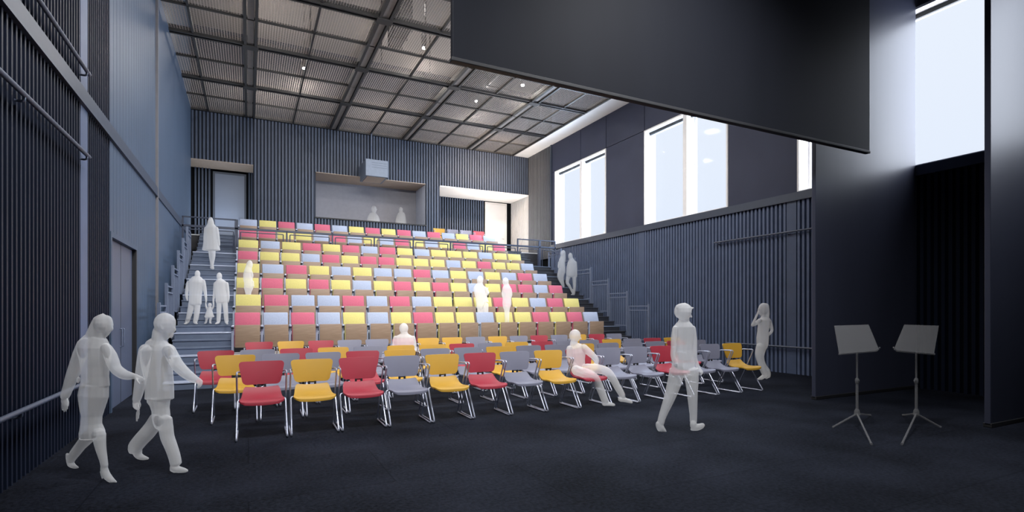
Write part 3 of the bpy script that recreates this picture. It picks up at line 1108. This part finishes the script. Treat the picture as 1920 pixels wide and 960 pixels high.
# --- walking woman, left
person('see-through white figure of a woman in a skirt walking at the far left', 4.83, [
    ell(192, 606, 13.5, 17, -0.01, 1.05),                                                   # skull
    {'p': [(200, 600, 9), (203, 610, 8.5), (200, 622, 6.5), (196, 630, 4)], 'r': 0.9},       # face and chin
    [(208.5, 611, 2.0), (211.3, 617, 1.8), (208, 620, 1.6)],                                 # nose
    {'p': [(193, 590, 3), (188, 600, 12), (182, 615, 13.5), (176, 632, 15), (172, 648, 14)], 'r': 0.75},   # long hair
    {'p': [(189, 628, 9), (184, 645, 11)], 'r': 0.9},                                        # neck
    {'p': [(178, 640, 26), (176, 652, 31), (178, 668, 29), (178, 688, 26), (178, 706, 25), (178, 724, 26.5)], 'r': 0.55, 'cap': (0.5, 0.1)},   # jacket
    {'p': [(177, 722, 25), (175, 742, 27), (173, 762, 23), (172, 780, 18.5), (171, 795, 19), (172.5, 810, 23), (173, 822, 23)], 'r': 0.62, 'cap': (0.3, 0.06)},   # hips and skirt
    {'p': [(158, 645, 12), (150, 664, 12), (143, 684, 11.5), (136, 704, 11), (128, 726, 9), (122, 742, 8)], 'r': 0.9, 'd': 0.05},   # trailing arm
    {'p': [(122, 740, 6), (121, 752, 6.2), (121, 758, 5)], 'r': 0.6, 'd': 0.05},             # palm
    [(117.5, 755, 1.9, 0.05), (116.6, 763, 1.8, 0.06), (117.5, 769, 1.5, 0.07)], [(120, 757, 1.9, 0.05), (119.6, 766, 1.8, 0.055), (120.5, 772, 1.5, 0.06)],
    [(122.8, 757, 1.9, 0.05), (123, 765, 1.8, 0.05), (123.6, 771, 1.5, 0.05)], [(125.2, 755, 1.8, 0.05), (126, 762, 1.7, 0.05), (126, 767, 1.4, 0.05)],
    [(126, 748, 2.0, 0.02), (128, 755, 1.9, 0.0), (127.6, 761, 1.6, -0.01)],
    {'p': [(199, 652, 9), (207, 667, 11), (212, 680, 11), (218, 692, 10), (230, 701, 9.5), (241, 704.5, 8), (250, 705, 5.5)], 'r': 0.9, 'd': -0.05},   # reaching arm
    {'p': [(250, 705, 5), (257, 707.5, 5.2), (261, 709, 4.5)], 'r': 0.7, 'd': -0.05},
    [(261, 706, 1.8, -0.05), (267, 708, 1.7, -0.05), (271, 711, 1.4, -0.04)], [(261, 708.5, 1.8, -0.05), (267.5, 711, 1.7, -0.05), (271, 714, 1.4, -0.04)],
    [(260.5, 711, 1.8, -0.05), (266, 714, 1.7, -0.05), (269, 717, 1.4, -0.04)], [(259.5, 713, 1.7, -0.05), (263.5, 716.5, 1.6, -0.05), (266, 719, 1.3, -0.04)],
    [(256, 711, 1.9, -0.07), (259, 716, 1.7, -0.08), (262, 720, 1.5, -0.08)],
    {'p': [(168, 816, 13), (160, 826, 11), (151, 836, 9.5), (141, 849, 9), (134, 860, 7.5), (132, 866, 6)], 'r': 0.95, 'd': 0.06},   # trailing leg
    {'p': [(130, 861, 5.5), (133, 870, 6), (140, 875, 4), (146, 876.5, 2)], 'r': 0.9, 'd': 0.06},
    [(126, 852, 3, 0.06), (124.5, 860, 1.6, 0.06)],                                          # heel
    {'p': [(186, 815, 11), (187, 828, 10), (190, 845, 8.2), (194, 862, 6.6), (196, 874, 6)], 'r': 0.95, 'd': -0.04},   # front leg
    {'p': [(195, 876, 6), (197, 886, 7), (203, 895, 6.5), (210, 901, 5), (217, 904, 2.4)], 'r': 0.9, 'd': -0.04},
    [(190.5, 884, 3, -0.04), (192, 897, 1.6, -0.04)],
    {'p': [(147, 710, 4), (146.5, 716, 3)], 'r': 0.6},
])
# --- walking man, left
person('see-through white figure of a man in a jacket striding towards the chairs at left', 5.08, [
    ell(309, 606, 19, 19.5, 0, 0.85),
    {'p': [(316, 602, 12.5), (317, 614, 11), (314, 626, 8), (311, 633, 5)], 'r': 0.85},
    [(325, 612, 2.4), (328.5, 618, 2.0), (326, 622, 1.6)], [(323, 626, 3), (321, 631, 3)],   # nose, mouth
    [(303, 611, 2.2, -0.07), (304, 617, 2.0, -0.07)],                                        # ear
    {'p': [(299, 622, 12), (298, 638, 13), (296, 648, 18)], 'r': 0.85},                      # neck
    {'p': [(293, 646, 22), (294, 656, 31), (294, 672, 30), (295, 690, 28), (298, 708, 26), (299, 728, 26), (299, 748, 26.5)], 'r': 0.58, 'cap': (0.6, 0.08)},   # jacket
    {'p': [(300, 750, 18), (301, 765, 15.5), (302, 780, 16), (303, 792, 15)], 'r': 0.8},      # hips
    {'p': [(281, 752, 6), (285, 760, 4.5), (287, 770, 3.5)], 'r': 0.7},                      # coat flap
    {'p': [(272, 656, 11), (269, 676, 11.5), (266, 698, 11), (263, 718, 10), (259, 738, 8.5), (256, 750, 7)], 'r': 0.9, 'd': 0.07},   # trailing arm
    {'p': [(256, 748, 6), (255, 756, 6.4), (256, 762, 5)], 'r': 0.65, 'd': 0.07},
    [(250.5, 756, 1.9, 0.06), (250.5, 762, 1.8, 0.05), (253, 766, 1.5, 0.04)], [(253, 758, 1.9, 0.05), (253.5, 765, 1.8, 0.04), (256.5, 768, 1.5, 0.04)],
    [(256, 759, 1.9, 0.05), (256.8, 766, 1.8, 0.04), (259.5, 768, 1.5, 0.04)], [(259, 758, 1.8, 0.05), (260, 764, 1.7, 0.04), (262, 766, 1.4, 0.05)],
    [(261, 753, 1.9, 0.06), (263, 759, 1.8, 0.07), (262, 764, 1.5, 0.08)],
    {'p': [(317, 656, 11), (325, 671, 11), (334, 686, 11), (346, 698, 10), (358, 707, 8.5), (366, 712, 7)], 'r': 0.9, 'd': -0.06},   # reaching arm
    {'p': [(365, 711, 6.2), (371, 714, 6.4), (375, 716, 5)], 'r': 0.7, 'd': -0.06},
    [(374, 711.5, 1.8, -0.05), (378.5, 714, 1.7, -0.05), (378.5, 719, 1.4, -0.05)], [(375, 714, 1.8, -0.06), (378.5, 718, 1.7, -0.06), (377, 723, 1.4, -0.06)],
    [(374.5, 716, 1.8, -0.07), (377, 721, 1.7, -0.07), (374.5, 726, 1.4, -0.07)], [(373, 718, 1.7, -0.07), (375, 723, 1.6, -0.07), (372, 727.5, 1.3, -0.07)],
    [(370, 717, 1.9, -0.08), (372, 721.5, 1.8, -0.08), (370, 726, 1.5, -0.08)],
    {'p': [(295, 785, 14.5), (286, 799, 14), (275, 813, 14), (263, 826, 13.5), (254, 838, 13), (255, 846, 11.5)], 'r': [0.6, 0.75, 0.85, 0.85, 0.85, 0.85], 'd': 0.06, 'cap': (0.4, 0.3)},   # trailing leg
    {'p': [(257, 846, 9), (260, 854, 7), (268, 858, 5), (277, 859.5, 2.5)], 'r': 0.85, 'd': 0.08},
    {'p': [(309, 785, 13.5), (311, 802, 13), (314, 820, 12), (321, 838, 11), (327, 856, 10.5), (330, 870, 10)], 'r': [0.6, 0.75, 0.85, 0.85, 0.85, 0.85], 'd': -0.04, 'cap': (0.4, 0.4)},   # front leg
    {'p': [(326, 877, 7), (333, 880, 6.5), (343, 881.5, 5), (350, 882.5, 3)], 'r': 0.9, 'd': -0.05},
    {'p': [(323, 880, 4.2), (328, 882.5, 4)], 'r': 1.2, 'd': -0.05},
])
person('see-through white folded paper in the striding man\'s lowered hand at left', 5.1, [
    {'p': [(259.5, 768.5, 3.6), (258, 780, 4), (256.3, 790, 2.2)], 'r': 0.25, 'd': 0.08, 'cap': (0.3, 0.6)}], name='folded_paper', cat='paper', smooth=2)
# --- woman standing on the left stair
person('see-through white figure of a woman in a coat walking down the left stair', 15.15, [
    ell(395, 415.5, 5, 6.5), {'p': [(395, 411, 4), (395, 418, 6), (395, 424, 7)], 'r': 0.7},
    {'p': [(395, 424, 9), (395.3, 429, 11.5), (395.5, 445, 13), (396, 457, 14.5), (396, 466, 16), (396, 469, 16.5)], 'r': 0.6, 'cap': (0.5, 0.1)},
    {'p': [(385.5, 428, 2.8), (384.5, 445, 2.8), (384, 460, 2.3)], 'r': 1}, {'p': [(406.5, 428, 2.8), (409, 445, 2.8), (410.5, 459, 2.3)], 'r': 1},
    {'p': [(395, 468, 4.5), (396, 480, 4.2), (396, 490, 2.6), (396.5, 498, 2), (396, 502, 2.4)], 'd': 0.03},
    {'p': [(399.5, 468, 4.5), (399.5, 480, 4.2), (399, 490, 2.8), (398.5, 498, 2), (399, 503, 2.6)], 'd': -0.03}])
# --- family on the stair
person('see-through white figure of a broad man on the left stair, left of the child', 12.45, [
    ell(370.3, 514, 4.7, 7.3), {'p': [(370.3, 518, 4.2), (370.5, 523, 4.5)]},
    {'p': [(369, 523, 11), (368.5, 529, 15), (367.5, 540, 13), (366.5, 552, 11.5), (366, 562, 11.5), (366, 570, 11.5)], 'r': 0.65, 'cap': (0.5, 0.3)},
    [(353.5, 530, 3.6), (351, 541, 3.4), (350, 553, 2.6), (350.5, 559, 2.2), (351.5, 563, 1.4)],
    [(381, 528, 4), (383.5, 540, 3.6), (385.5, 553, 2.6), (386.5, 562, 2.0), (386, 567, 1.6)],
    [(360, 568, 6), (357, 582, 5.4), (353.5, 595, 4.2), (351, 603, 4)], [(349, 606, 2.4, -0.03), (346, 606.5, 1.6, -0.06)],
    [(370, 568, 6), (369.5, 582, 5.2), (368, 595, 4.6), (366, 603, 4)], [(366, 605, 2.6, -0.02), (369, 606.5, 1.8, -0.06)]])
person('see-through white figure of a small child in a dress between the two men', 12.42, [
    ell(393.5, 572, 3.5, 4.4), {'p': [(393, 576, 3), (393, 580, 4.5), (392.5, 587, 6.5), (392.5, 593, 9), (392.5, 594.5, 9)], 'r': 0.7, 'cap': (0.5, 0.1)},
    [(389, 580, 2), (386.5, 575, 1.7), (385.8, 569, 1.4)], [(397, 580, 2), (400, 575, 1.7), (400.4, 569, 1.4)],
    [(389, 594, 2.6), (387, 600, 2.2), (386, 605, 1.8), (383.5, 606, 1.4)], [(395.5, 594, 2.6), (394.5, 600, 2.2), (394, 605, 1.8), (395.5, 606, 1.4)]])
person('see-through white figure of a slim man on the left stair, right of the child', 12.45, [
    ell(411.2, 518, 4.8, 7.2), {'p': [(411, 522, 3.6), (411.5, 527, 4.5)]},
    {'p': [(412.5, 526, 7), (413, 531, 12), (414, 545, 11.5), (415.5, 558, 11.5), (416, 567, 11)], 'r': 0.62, 'cap': (0.5, 0.1)},
    [(403.5, 532, 3.2), (402.5, 544, 2.8), (401, 556, 2.2), (400, 564, 1.8), (400.5, 569, 1.4)],
    [(425, 532, 3.4), (427, 545, 3), (428, 558, 2.5), (427, 566, 2)],
    [(411, 566, 5), (410.5, 580, 4.4), (410, 594, 3.8), (409.5, 602, 3.5)], [(409, 605, 2.5, -0.02), (404.5, 606.5, 1.6, -0.06)],
    [(421.5, 566, 5.2), (423, 580, 4.4), (424, 594, 4), (424.8, 603, 3.6)], [(425, 605, 2.6, -0.02), (426.5, 607, 1.8, -0.06)]])
# --- woman between the seat rows at left
person('see-through white figure of a woman between the seat rows by the left aisle', 12.95, [
    ell(468.5, 496, 5.2, 8), {'p': [(468, 494, 5.2), (466, 503, 6), (465, 510, 7.5)], 'r': 0.8},
    {'p': [(465, 508, 6.5), (464.5, 515, 8), (465, 522, 8.2), (466, 529, 8), (466.5, 536, 8.6), (466, 541, 8)], 'r': 0.75},
    [(460, 511, 2.6), (458.5, 522, 2.4), (459.5, 530, 2)], [(471, 510, 2.5), (473, 517, 2.4), (472, 521, 2)], [(474, 528, 2), (475, 537, 1.8)],
    {'p': [(465.5, 540, 7.8), (465.5, 551, 5), (465.5, 565, 4.5), (465.5, 600, 3.5), (465.5, 621, 3.8)], 'r': 0.9}])
# --- two people between the rows at right
person('see-through white figure of a man with folded arms among the right seats', 14.8, [
    ell(900, 525, 6.2, 8), {'p': [(900, 528, 5), (900, 534, 5.5)]},
    {'p': [(899.5, 533, 6), (899, 539, 11), (900, 548, 11), (902, 557, 11), (904, 565, 11.5), (905.5, 572, 12.5), (906, 573, 12.5)], 'r': 0.65, 'cap': (0.6, 0.1)},
    [(890.5, 541, 3.2), (893, 549, 3.2), (899, 553, 3)], [(909.5, 540, 3), (914.5, 549, 3.2), (911, 553, 2.6)], [(911, 548, 2.2), (914, 541, 1.5), (916, 539, 0.8)],
    [(899, 572, 5.4), (900, 584, 5), (900, 612, 4.4), (900, 645, 3.6)], [(911, 572, 5.2), (911, 584, 4.8), (911, 612, 4.4), (911, 645, 3.6)]], )
person('see-through white figure of a woman standing right of the man among the seats', 14.6, [
    ell(948, 528, 6, 7.5), {'p': [(948, 531, 4.5), (949, 537, 5)]},
    {'p': [(949.5, 536, 6), (950, 541, 8.2), (950.5, 551, 7.6), (950.5, 560, 8), (950.5, 569, 8.6), (950, 575, 7.2)], 'r': 0.75},
    [(943.5, 543, 2.2), (942.5, 552, 2.1), (944, 558, 1.8)], [(957, 542, 2.4), (958.5, 552, 2.3), (957, 558, 2)],
    {'p': [(950, 574, 7), (950.5, 585, 4.8), (950.5, 612, 4.2), (950.5, 645, 3.6)], 'r': 0.9}])
# --- couple on the right stair
person('see-through pale figure of a woman walking down the right stair, behind the man', 19.7, [
    ell(1055, 475.5, 4.6, 5.8), {'p': [(1056, 473, 4.2), (1056, 482, 4.6), (1056, 490, 4.5)], 'r': 0.8},
    {'p': [(1054.5, 483, 4.5), (1053.5, 490, 6), (1054, 498, 5.8), (1055, 505, 5.5), (1056, 510, 4.6)], 'r': 0.8},
    [(1048.5, 491, 2), (1046.8, 499, 1.8), (1047.5, 503, 1.4)],
    [(1050.5, 506, 4), (1047.5, 516, 3), (1048.5, 523, 2.4), (1053, 532, 1.9), (1056, 538, 1.7)], [(1056, 508, 4.2), (1054.5, 518, 3), (1055.5, 528, 2.2), (1057, 536, 1.8), (1057, 539, 1.6)]], gm='ghostgrey')
person('see-through pale figure of a man in a long jacket on the right stair', 19.2, [
    ell(1069.5, 480.5, 4.4, 6.6), {'p': [(1070.5, 484, 4), (1072, 489, 4.5)]},
    {'p': [(1072, 487, 5), (1072, 493, 8), (1071, 503, 9), (1070.5, 513, 9.2), (1070.5, 518, 8.5)], 'r': 0.7, 'cap': (0.6, 0.2)},
    [(1079, 492, 2.6), (1080, 503, 2.4), (1080.5, 513, 2), (1081, 518, 1.6)],
    [(1067, 515, 4.6), (1063.5, 529, 3.4), (1067.5, 536, 2.8), (1071.5, 544, 2.2), (1073, 548, 2)], [(1076.5, 515, 4.4), (1077, 530, 3.4), (1077, 541, 2.6), (1076, 551, 2.4)], [(1076, 552, 2), (1071.5, 552.5, 1.4)]], gm='ghostgrey')
# --- seated person, last row of the loose chairs
person('see-through white seated figure on a red chair in the row nearest the tiers', 11.9, [
    ell(757, 615.5, 8.6, 9.8), {'p': [(757.5, 621, 6.5), (758, 627, 7)]},
    {'p': [(758, 627, 9), (758, 632, 18), (758, 640, 20), (758, 655, 17.5), (758, 668, 17)], 'r': 0.62, 'cap': (0.4, 0.5)},
    [(741.5, 634, 4.6), (739.5, 648, 4.4), (742, 662, 3.8, -0.05), (748, 668, 3.0, -0.2)], [(774.5, 634, 4.6), (777, 648, 4.4), (775, 662, 3.8, -0.05), (769, 668, 3.0, -0.2)],
    [(751, 668, 7, -0.02), (750.5, 669, 6, -0.25), (750, 671, 5.2, -0.42), (750, 690, 4.4, -0.42), (750, 709, 3.6, -0.42)], [(765, 668, 7, -0.02), (766, 669, 6, -0.25), (767, 671, 5.2, -0.42), (767, 690, 4.4, -0.42), (767, 709, 3.6, -0.42)]])
# --- seated person, front row
person('see-through pale figure seated on a red chair in the frontmost row, legs stretched out', 8.72, [
    ell(1078, 629.5, 11.2, 12, 0.0, 0.9), {'p': [(1076, 640, 6.5), (1076.5, 649, 9)]},
    [(1087, 632, 1.8), (1089.3, 635, 1.5)],
    {'p': [(1077, 646, 8), (1079, 652, 16), (1081, 662, 17.5), (1082, 675, 15), (1084, 688, 14), (1087, 696, 14)], 'r': 0.7, 'cap': (0.5, 0.6)},
    {'p': [(1068, 654, 6), (1067.5, 668, 5.6), (1072, 682, 5), (1083, 691, 4.4), (1090, 694, 3.6)], 'd': -0.08},
    {'p': [(1095, 652, 7), (1105, 661, 6.6), (1114, 669, 5.6), (1119, 676, 4.6), (1116, 685, 3.8)], 'd': -0.05},
    {'p': [(1080, 694, 9), (1097, 700, 9.2), (1112, 706, 8.6), (1120, 716, 7.6), (1127, 732, 7.2), (1133, 748, 6.8), (1135, 753, 6)], 'd': -0.18, 'r': 0.9},
    {'p': [(1133, 756, 5), (1141, 757, 4), (1151, 759, 2.6)], 'd': -0.18},
    {'p': [(1100, 690, 8.5), (1122, 692, 8.8), (1138, 697, 8.2), (1148, 708, 7.2), (1157, 724, 6.8), (1165, 738, 6.2), (1167, 743, 5.6)], 'd': -0.08, 'r': 0.9},
    {'p': [(1164, 748, 5.4), (1173, 750, 4.4), (1184, 754, 2.6)], 'd': -0.08}])
# --- walker in front of the chairs
person('see-through pale figure of a person with tousled hair walking past the front chairs', 6.76, [
    ell(1282, 585, 14.5, 16.5, 0, 0.95), {'p': [(1273, 577, 7), (1284, 574.5, 7), (1293, 579, 5)], 'r': 0.9}, {'p': [(1269, 578, 4), (1268.5, 586, 4.5), (1271, 592, 4)]}, [(1296, 578, 2.5), (1300, 577, 1.2)],
    [(1294, 590, 2), (1296.5, 594, 1.8)], {'p': [(1286, 597, 7), (1289, 599, 4)], 'r': 0.8},
    {'p': [(1281.5, 598, 8.5), (1282, 606, 9.5)]},
    {'p': [(1282, 604, 12), (1282, 613, 19.5), (1282, 626, 19.5), (1282, 640, 18), (1281, 655, 17), (1281, 670, 19), (1281, 686, 22), (1281, 698, 23)], 'r': 0.6, 'cap': (0.5, 0.4)},
    {'p': [(1266, 616, 5.5), (1264, 634, 6), (1263, 652, 5.2), (1262, 668, 4.5), (1266, 682, 4)], 'd': -0.06},
    {'p': [(1299, 616, 5.5), (1301, 636, 6), (1302, 655, 5), (1303, 672, 4.2), (1308, 686, 3.8), (1312, 694, 3.4)], 'd': 0.02},
    [(1310, 692, 1.4, 0.0), (1313, 698, 1.3, 0.0), (1315, 703, 1.0, 0.0)], [(1312, 692, 1.4, 0.01), (1315.5, 698, 1.3, 0.01), (1316.5, 702, 1.0, 0.01)],
    [(1313.5, 691, 1.4, 0.02), (1317, 696, 1.3, 0.02), (1318, 700, 1.0, 0.02)], [(1309, 694, 1.3, -0.02), (1310.5, 700, 1.2, -0.02), (1312, 703.5, 1.0, -0.02)], [(1308, 690, 1.5, -0.03), (1308, 696, 1.4, -0.04), (1309, 700, 1.1, -0.04)],
    {'p': [(1270, 694, 15), (1266, 712, 14), (1260, 732, 12), (1253, 752, 10), (1246, 770, 8), (1241, 784, 7), (1239, 793, 6.5)], 'd': 0.06, 'r': [0.6, 0.75, 0.9, 0.9, 0.9, 0.9, 0.9], 'cap': (0.3, 1)},
    {'p': [(1236, 796, 7), (1239, 803, 7.5), (1245, 809, 5), (1248.5, 812, 2.5)], 'd': 0.06, 'r': 0.8},
    {'p': [(1294, 694, 15), (1297, 712, 13), (1298, 734, 10), (1299, 756, 8.5), (1300, 776, 7), (1300, 790, 6.5)], 'd': -0.04, 'r': [0.6, 0.75, 0.9, 0.9, 0.9, 0.9], 'cap': (0.3, 1)},
    {'p': [(1300, 793, 6), (1301, 800, 6.5), (1309, 800, 5.5), (1317, 797.5, 4.5)], 'd': -0.06, 'r': 0.8}, [(1297, 805, 2.6, -0.06), (1308, 804.5, 3, -0.06), (1317, 801, 2.5, -0.06)]])
# --- standing figure by the right wall
person('see-through pale figure of a woman standing at the right slatted wall, hand at chin', 11.95, [
    ell(1431.5, 579.5, 9.2, 11.5, 0, 0.95), {'p': [(1426, 580, 5), (1427, 588, 4)]}, [(1422.5, 580, 1.4), (1421, 583, 1.2)],
    {'p': [(1436, 574, 5.5), (1437.5, 586, 5), (1437, 594, 5)], 'r': 1.1}, {'p': [(1432, 588, 5), (1432, 598, 6)]},
    {'p': [(1433, 595, 7), (1433.5, 601, 12), (1432, 611, 11), (1430.5, 622, 10.5), (1430, 634, 11.5), (1429.5, 644, 11), (1428, 652, 9.5)], 'r': 0.7, 'cap': (0.5, 0.5)},
    {'p': [(1424, 601, 4), (1417, 606.5, 3.8), (1411, 609.5, 3)], 'd': -0.06}, {'p': [(1411, 609, 2.6), (1416, 598, 2.3), (1420.5, 588, 2.0), (1422, 584, 2.0)], 'd': -0.1},
    {'p': [(1443, 602, 3.6), (1446, 612, 3.3), (1447, 621, 2.9), (1441, 628, 2.4), (1438, 632, 2)], 'd': 0.0},
    {'p': [(1426, 650, 8), (1423.5, 664, 7.6), (1425, 676, 6), (1430, 692, 5.5), (1434, 702, 5)], 'd': -0.03}, {'p': [(1430, 652, 7), (1427, 668, 5.4), (1430, 684, 6), (1438, 696, 6), (1440, 704, 5)], 'd': 0.05},
    {'p': [(1434, 704, 4.5), (1427, 709, 3.6), (1420, 712, 1.8)], 'd': -0.03}, {'p': [(1441, 703, 4), (1437, 708, 3)], 'd': 0.05}])
# --- two people in the control booth
person('see-through grey figure in the control booth, the left one', 22.9, [
    ell(701, 392.5, 5.4, 7), [(707, 392.5, 1.2), (707.5, 393, 0.8)], {'p': [(701.5, 397, 3), (701.5, 401, 4)]},
    {'p': [(701.5, 400, 5), (700.5, 404, 9.5), (700, 412, 12), (700.5, 422, 12), (700.5, 440, 10), (700.5, 462, 8)], 'r': 0.6, 'cap': (0.5, 0.3)}], gm='ghostgrey')
person('see-through grey figure in the control booth, the right one', 23.4, [
    ell(751.5, 394, 4.4, 5.8), {'p': [(751.5, 398, 3.2), (752, 400, 4)]},
    {'p': [(752, 399.5, 6), (752, 403, 8), (751.5, 412, 10), (751.5, 422, 11), (751.5, 440, 9.5), (751.5, 464, 8)], 'r': 0.6, 'cap': (0.4, 0.3)}], gm='ghostgrey')

# ------------------------------------------------------------------ light
w = bpy.data.worlds.new('sky')
S.world = w
w.use_nodes = True
nt = w.node_tree
bg = nt.nodes['Background']
tc = nt.nodes.new('ShaderNodeTexCoord')
sp = nt.nodes.new('ShaderNodeSeparateXYZ')
cr = nt.nodes.new('ShaderNodeValToRGB')
cr.color_ramp.elements[0].position = 0.0
cr.color_ramp.elements[0].color = (0.80, 0.865, 0.99, 1)
cr.color_ramp.elements[1].position = 0.6
cr.color_ramp.elements[1].color = (0.90, 0.935, 1.0, 1)
nt.links.new(tc.outputs['Generated'], sp.inputs['Vector'])
nt.links.new(sp.outputs['Z'], cr.inputs['Fac'])
nt.links.new(cr.outputs['Color'], bg.inputs['Color'])
bg.inputs['Strength'].default_value = 1.0


def area(name, loc, rot, sx, sy, power, col, spread=PI):
    l = bpy.data.lights.new(name, 'AREA')
    l.shape = 'RECTANGLE'
    l.size, l.size_y = sx, sy
    l.energy = power
    l.color = col
    l.spread = spread
    o = bpy.data.objects.new(name, l)
    o.location = loc
    o.rotation_euler = rot
    C.objects.link(o)
    return o


def point(name, loc, power, col, r=0.1):
    l = bpy.data.lights.new(name, 'POINT')
    l.energy = power
    l.color = col
    l.shadow_soft_size = r
    o = bpy.data.objects.new(name, l)
    o.location = loc
    C.objects.link(o)
    return o


# daylight at each window
for i, (a, b, mu) in enumerate(WIN):
    area('daylight', (12.9, (a + b) / 2, 6.3), (0, PI / 2 + 0.12, 0), 3.4, b - a + 0.4, (900, 800, 420, 420)[i], (0.66, 0.80, 1.0) if i < 2 else (0.86, 0.90, 1.0))
# house lights under the grid
for x in (2.0, 5.0, 8.0):
    for y in (12.4, 15.6, 18.8):
        area('house_light', (x, y, ZG - 0.1), (0, 0, 0), 0.5, 0.5, 80, (1.0, 0.97, 0.94))
# unseen fill lights added behind the hanging panel, aimed at the seats
for x in (0.0, 2.5, 5.0, 7.5):
    area('front_fill', (x, 6.1, 8.3), (math.radians(58), 0, math.radians(-6)), 0.8, 0.5, 128, (1.0, 0.98, 0.96), math.radians(110))
for x in (1.5, 5.5):
    area('front_fill', (x, 6.3, 8.4), (math.radians(33), 0, math.radians(-6)), 0.8, 0.5, 60, (1.0, 0.98, 0.96), math.radians(80))
# unseen stage fill added before the hanging panel to brighten the loose chairs
for x, pw in ((0.2, 165), (5.0, 155)):
    area('stage_fill', (x, 3.0, 7.3), (math.radians(30), 0, math.radians(-12)), 1.4, 0.8, pw, (0.95, 0.965, 1.0), math.radians(105))
# pendant lamps and work lights above the mesh
for (x, y), _ in PEND:
    point('pendant_light', (x, y, 9.42), 30, (1.0, 0.96, 0.9), 0.06)
for x in (0.5, 4.5, 8.5):
    for y, pw in ((10.5, 40), (15.0, 55), (19.8, 110)):
        point('work_light', (x, y, 10.4), pw, (1.0, 0.93, 0.87), 0.2)
# unseen light added to warm the slats over the right recess
area('warm_fill', (9.8, 19.6, 8.6), (math.radians(68), 0, 0), 2.4, 0.3, 85, (1.0, 0.78, 0.58), math.radians(110))
# lamps of the right recess and landing; fill added in left recess and booth
point('recess_light', (10.3, 23.0, 4.7), 17, (1.0, 0.95, 0.91), 0.15)
area('landing_light', (10.2, 21.9, 4.5), (PI, 0, 0), 1.8, 0.4, 130, (1.0, 0.95, 0.91))
point('landing_light', (9.4, 20.8, 5.3), 70, (1.0, 0.93, 0.87), 0.15)  # floating fill added to warm the back wall slats
point('landing_light', (11.0, 21.3, 4.6), 14, (1.0, 0.96, 0.93), 0.15)
area('recess_light', (-0.9, 22.7, 4.5), (PI, 0, 0), 1.2, 0.3, 34, (0.85, 0.92, 1.0))  # unseen uplight added to brighten the left recess
area('booth_fill', (4.6, 22.9, 5.3), (math.radians(155), 0, 0), 3.0, 0.3, 7, (1.0, 0.93, 0.88))  # unseen fill added inside the booth

S.view_settings.view_transform = 'Standard'
S.view_settings.look = 'None'
S.view_settings.gamma = 1
S.view_settings.exposure = 0.0
S.view_settings.use_curve_mapping = False
S.cycles.max_bounces = 8
S.cycles.transparent_max_bounces = 24
S.cycles.use_denoising = True
S.cycles.sample_clamp_indirect = 6
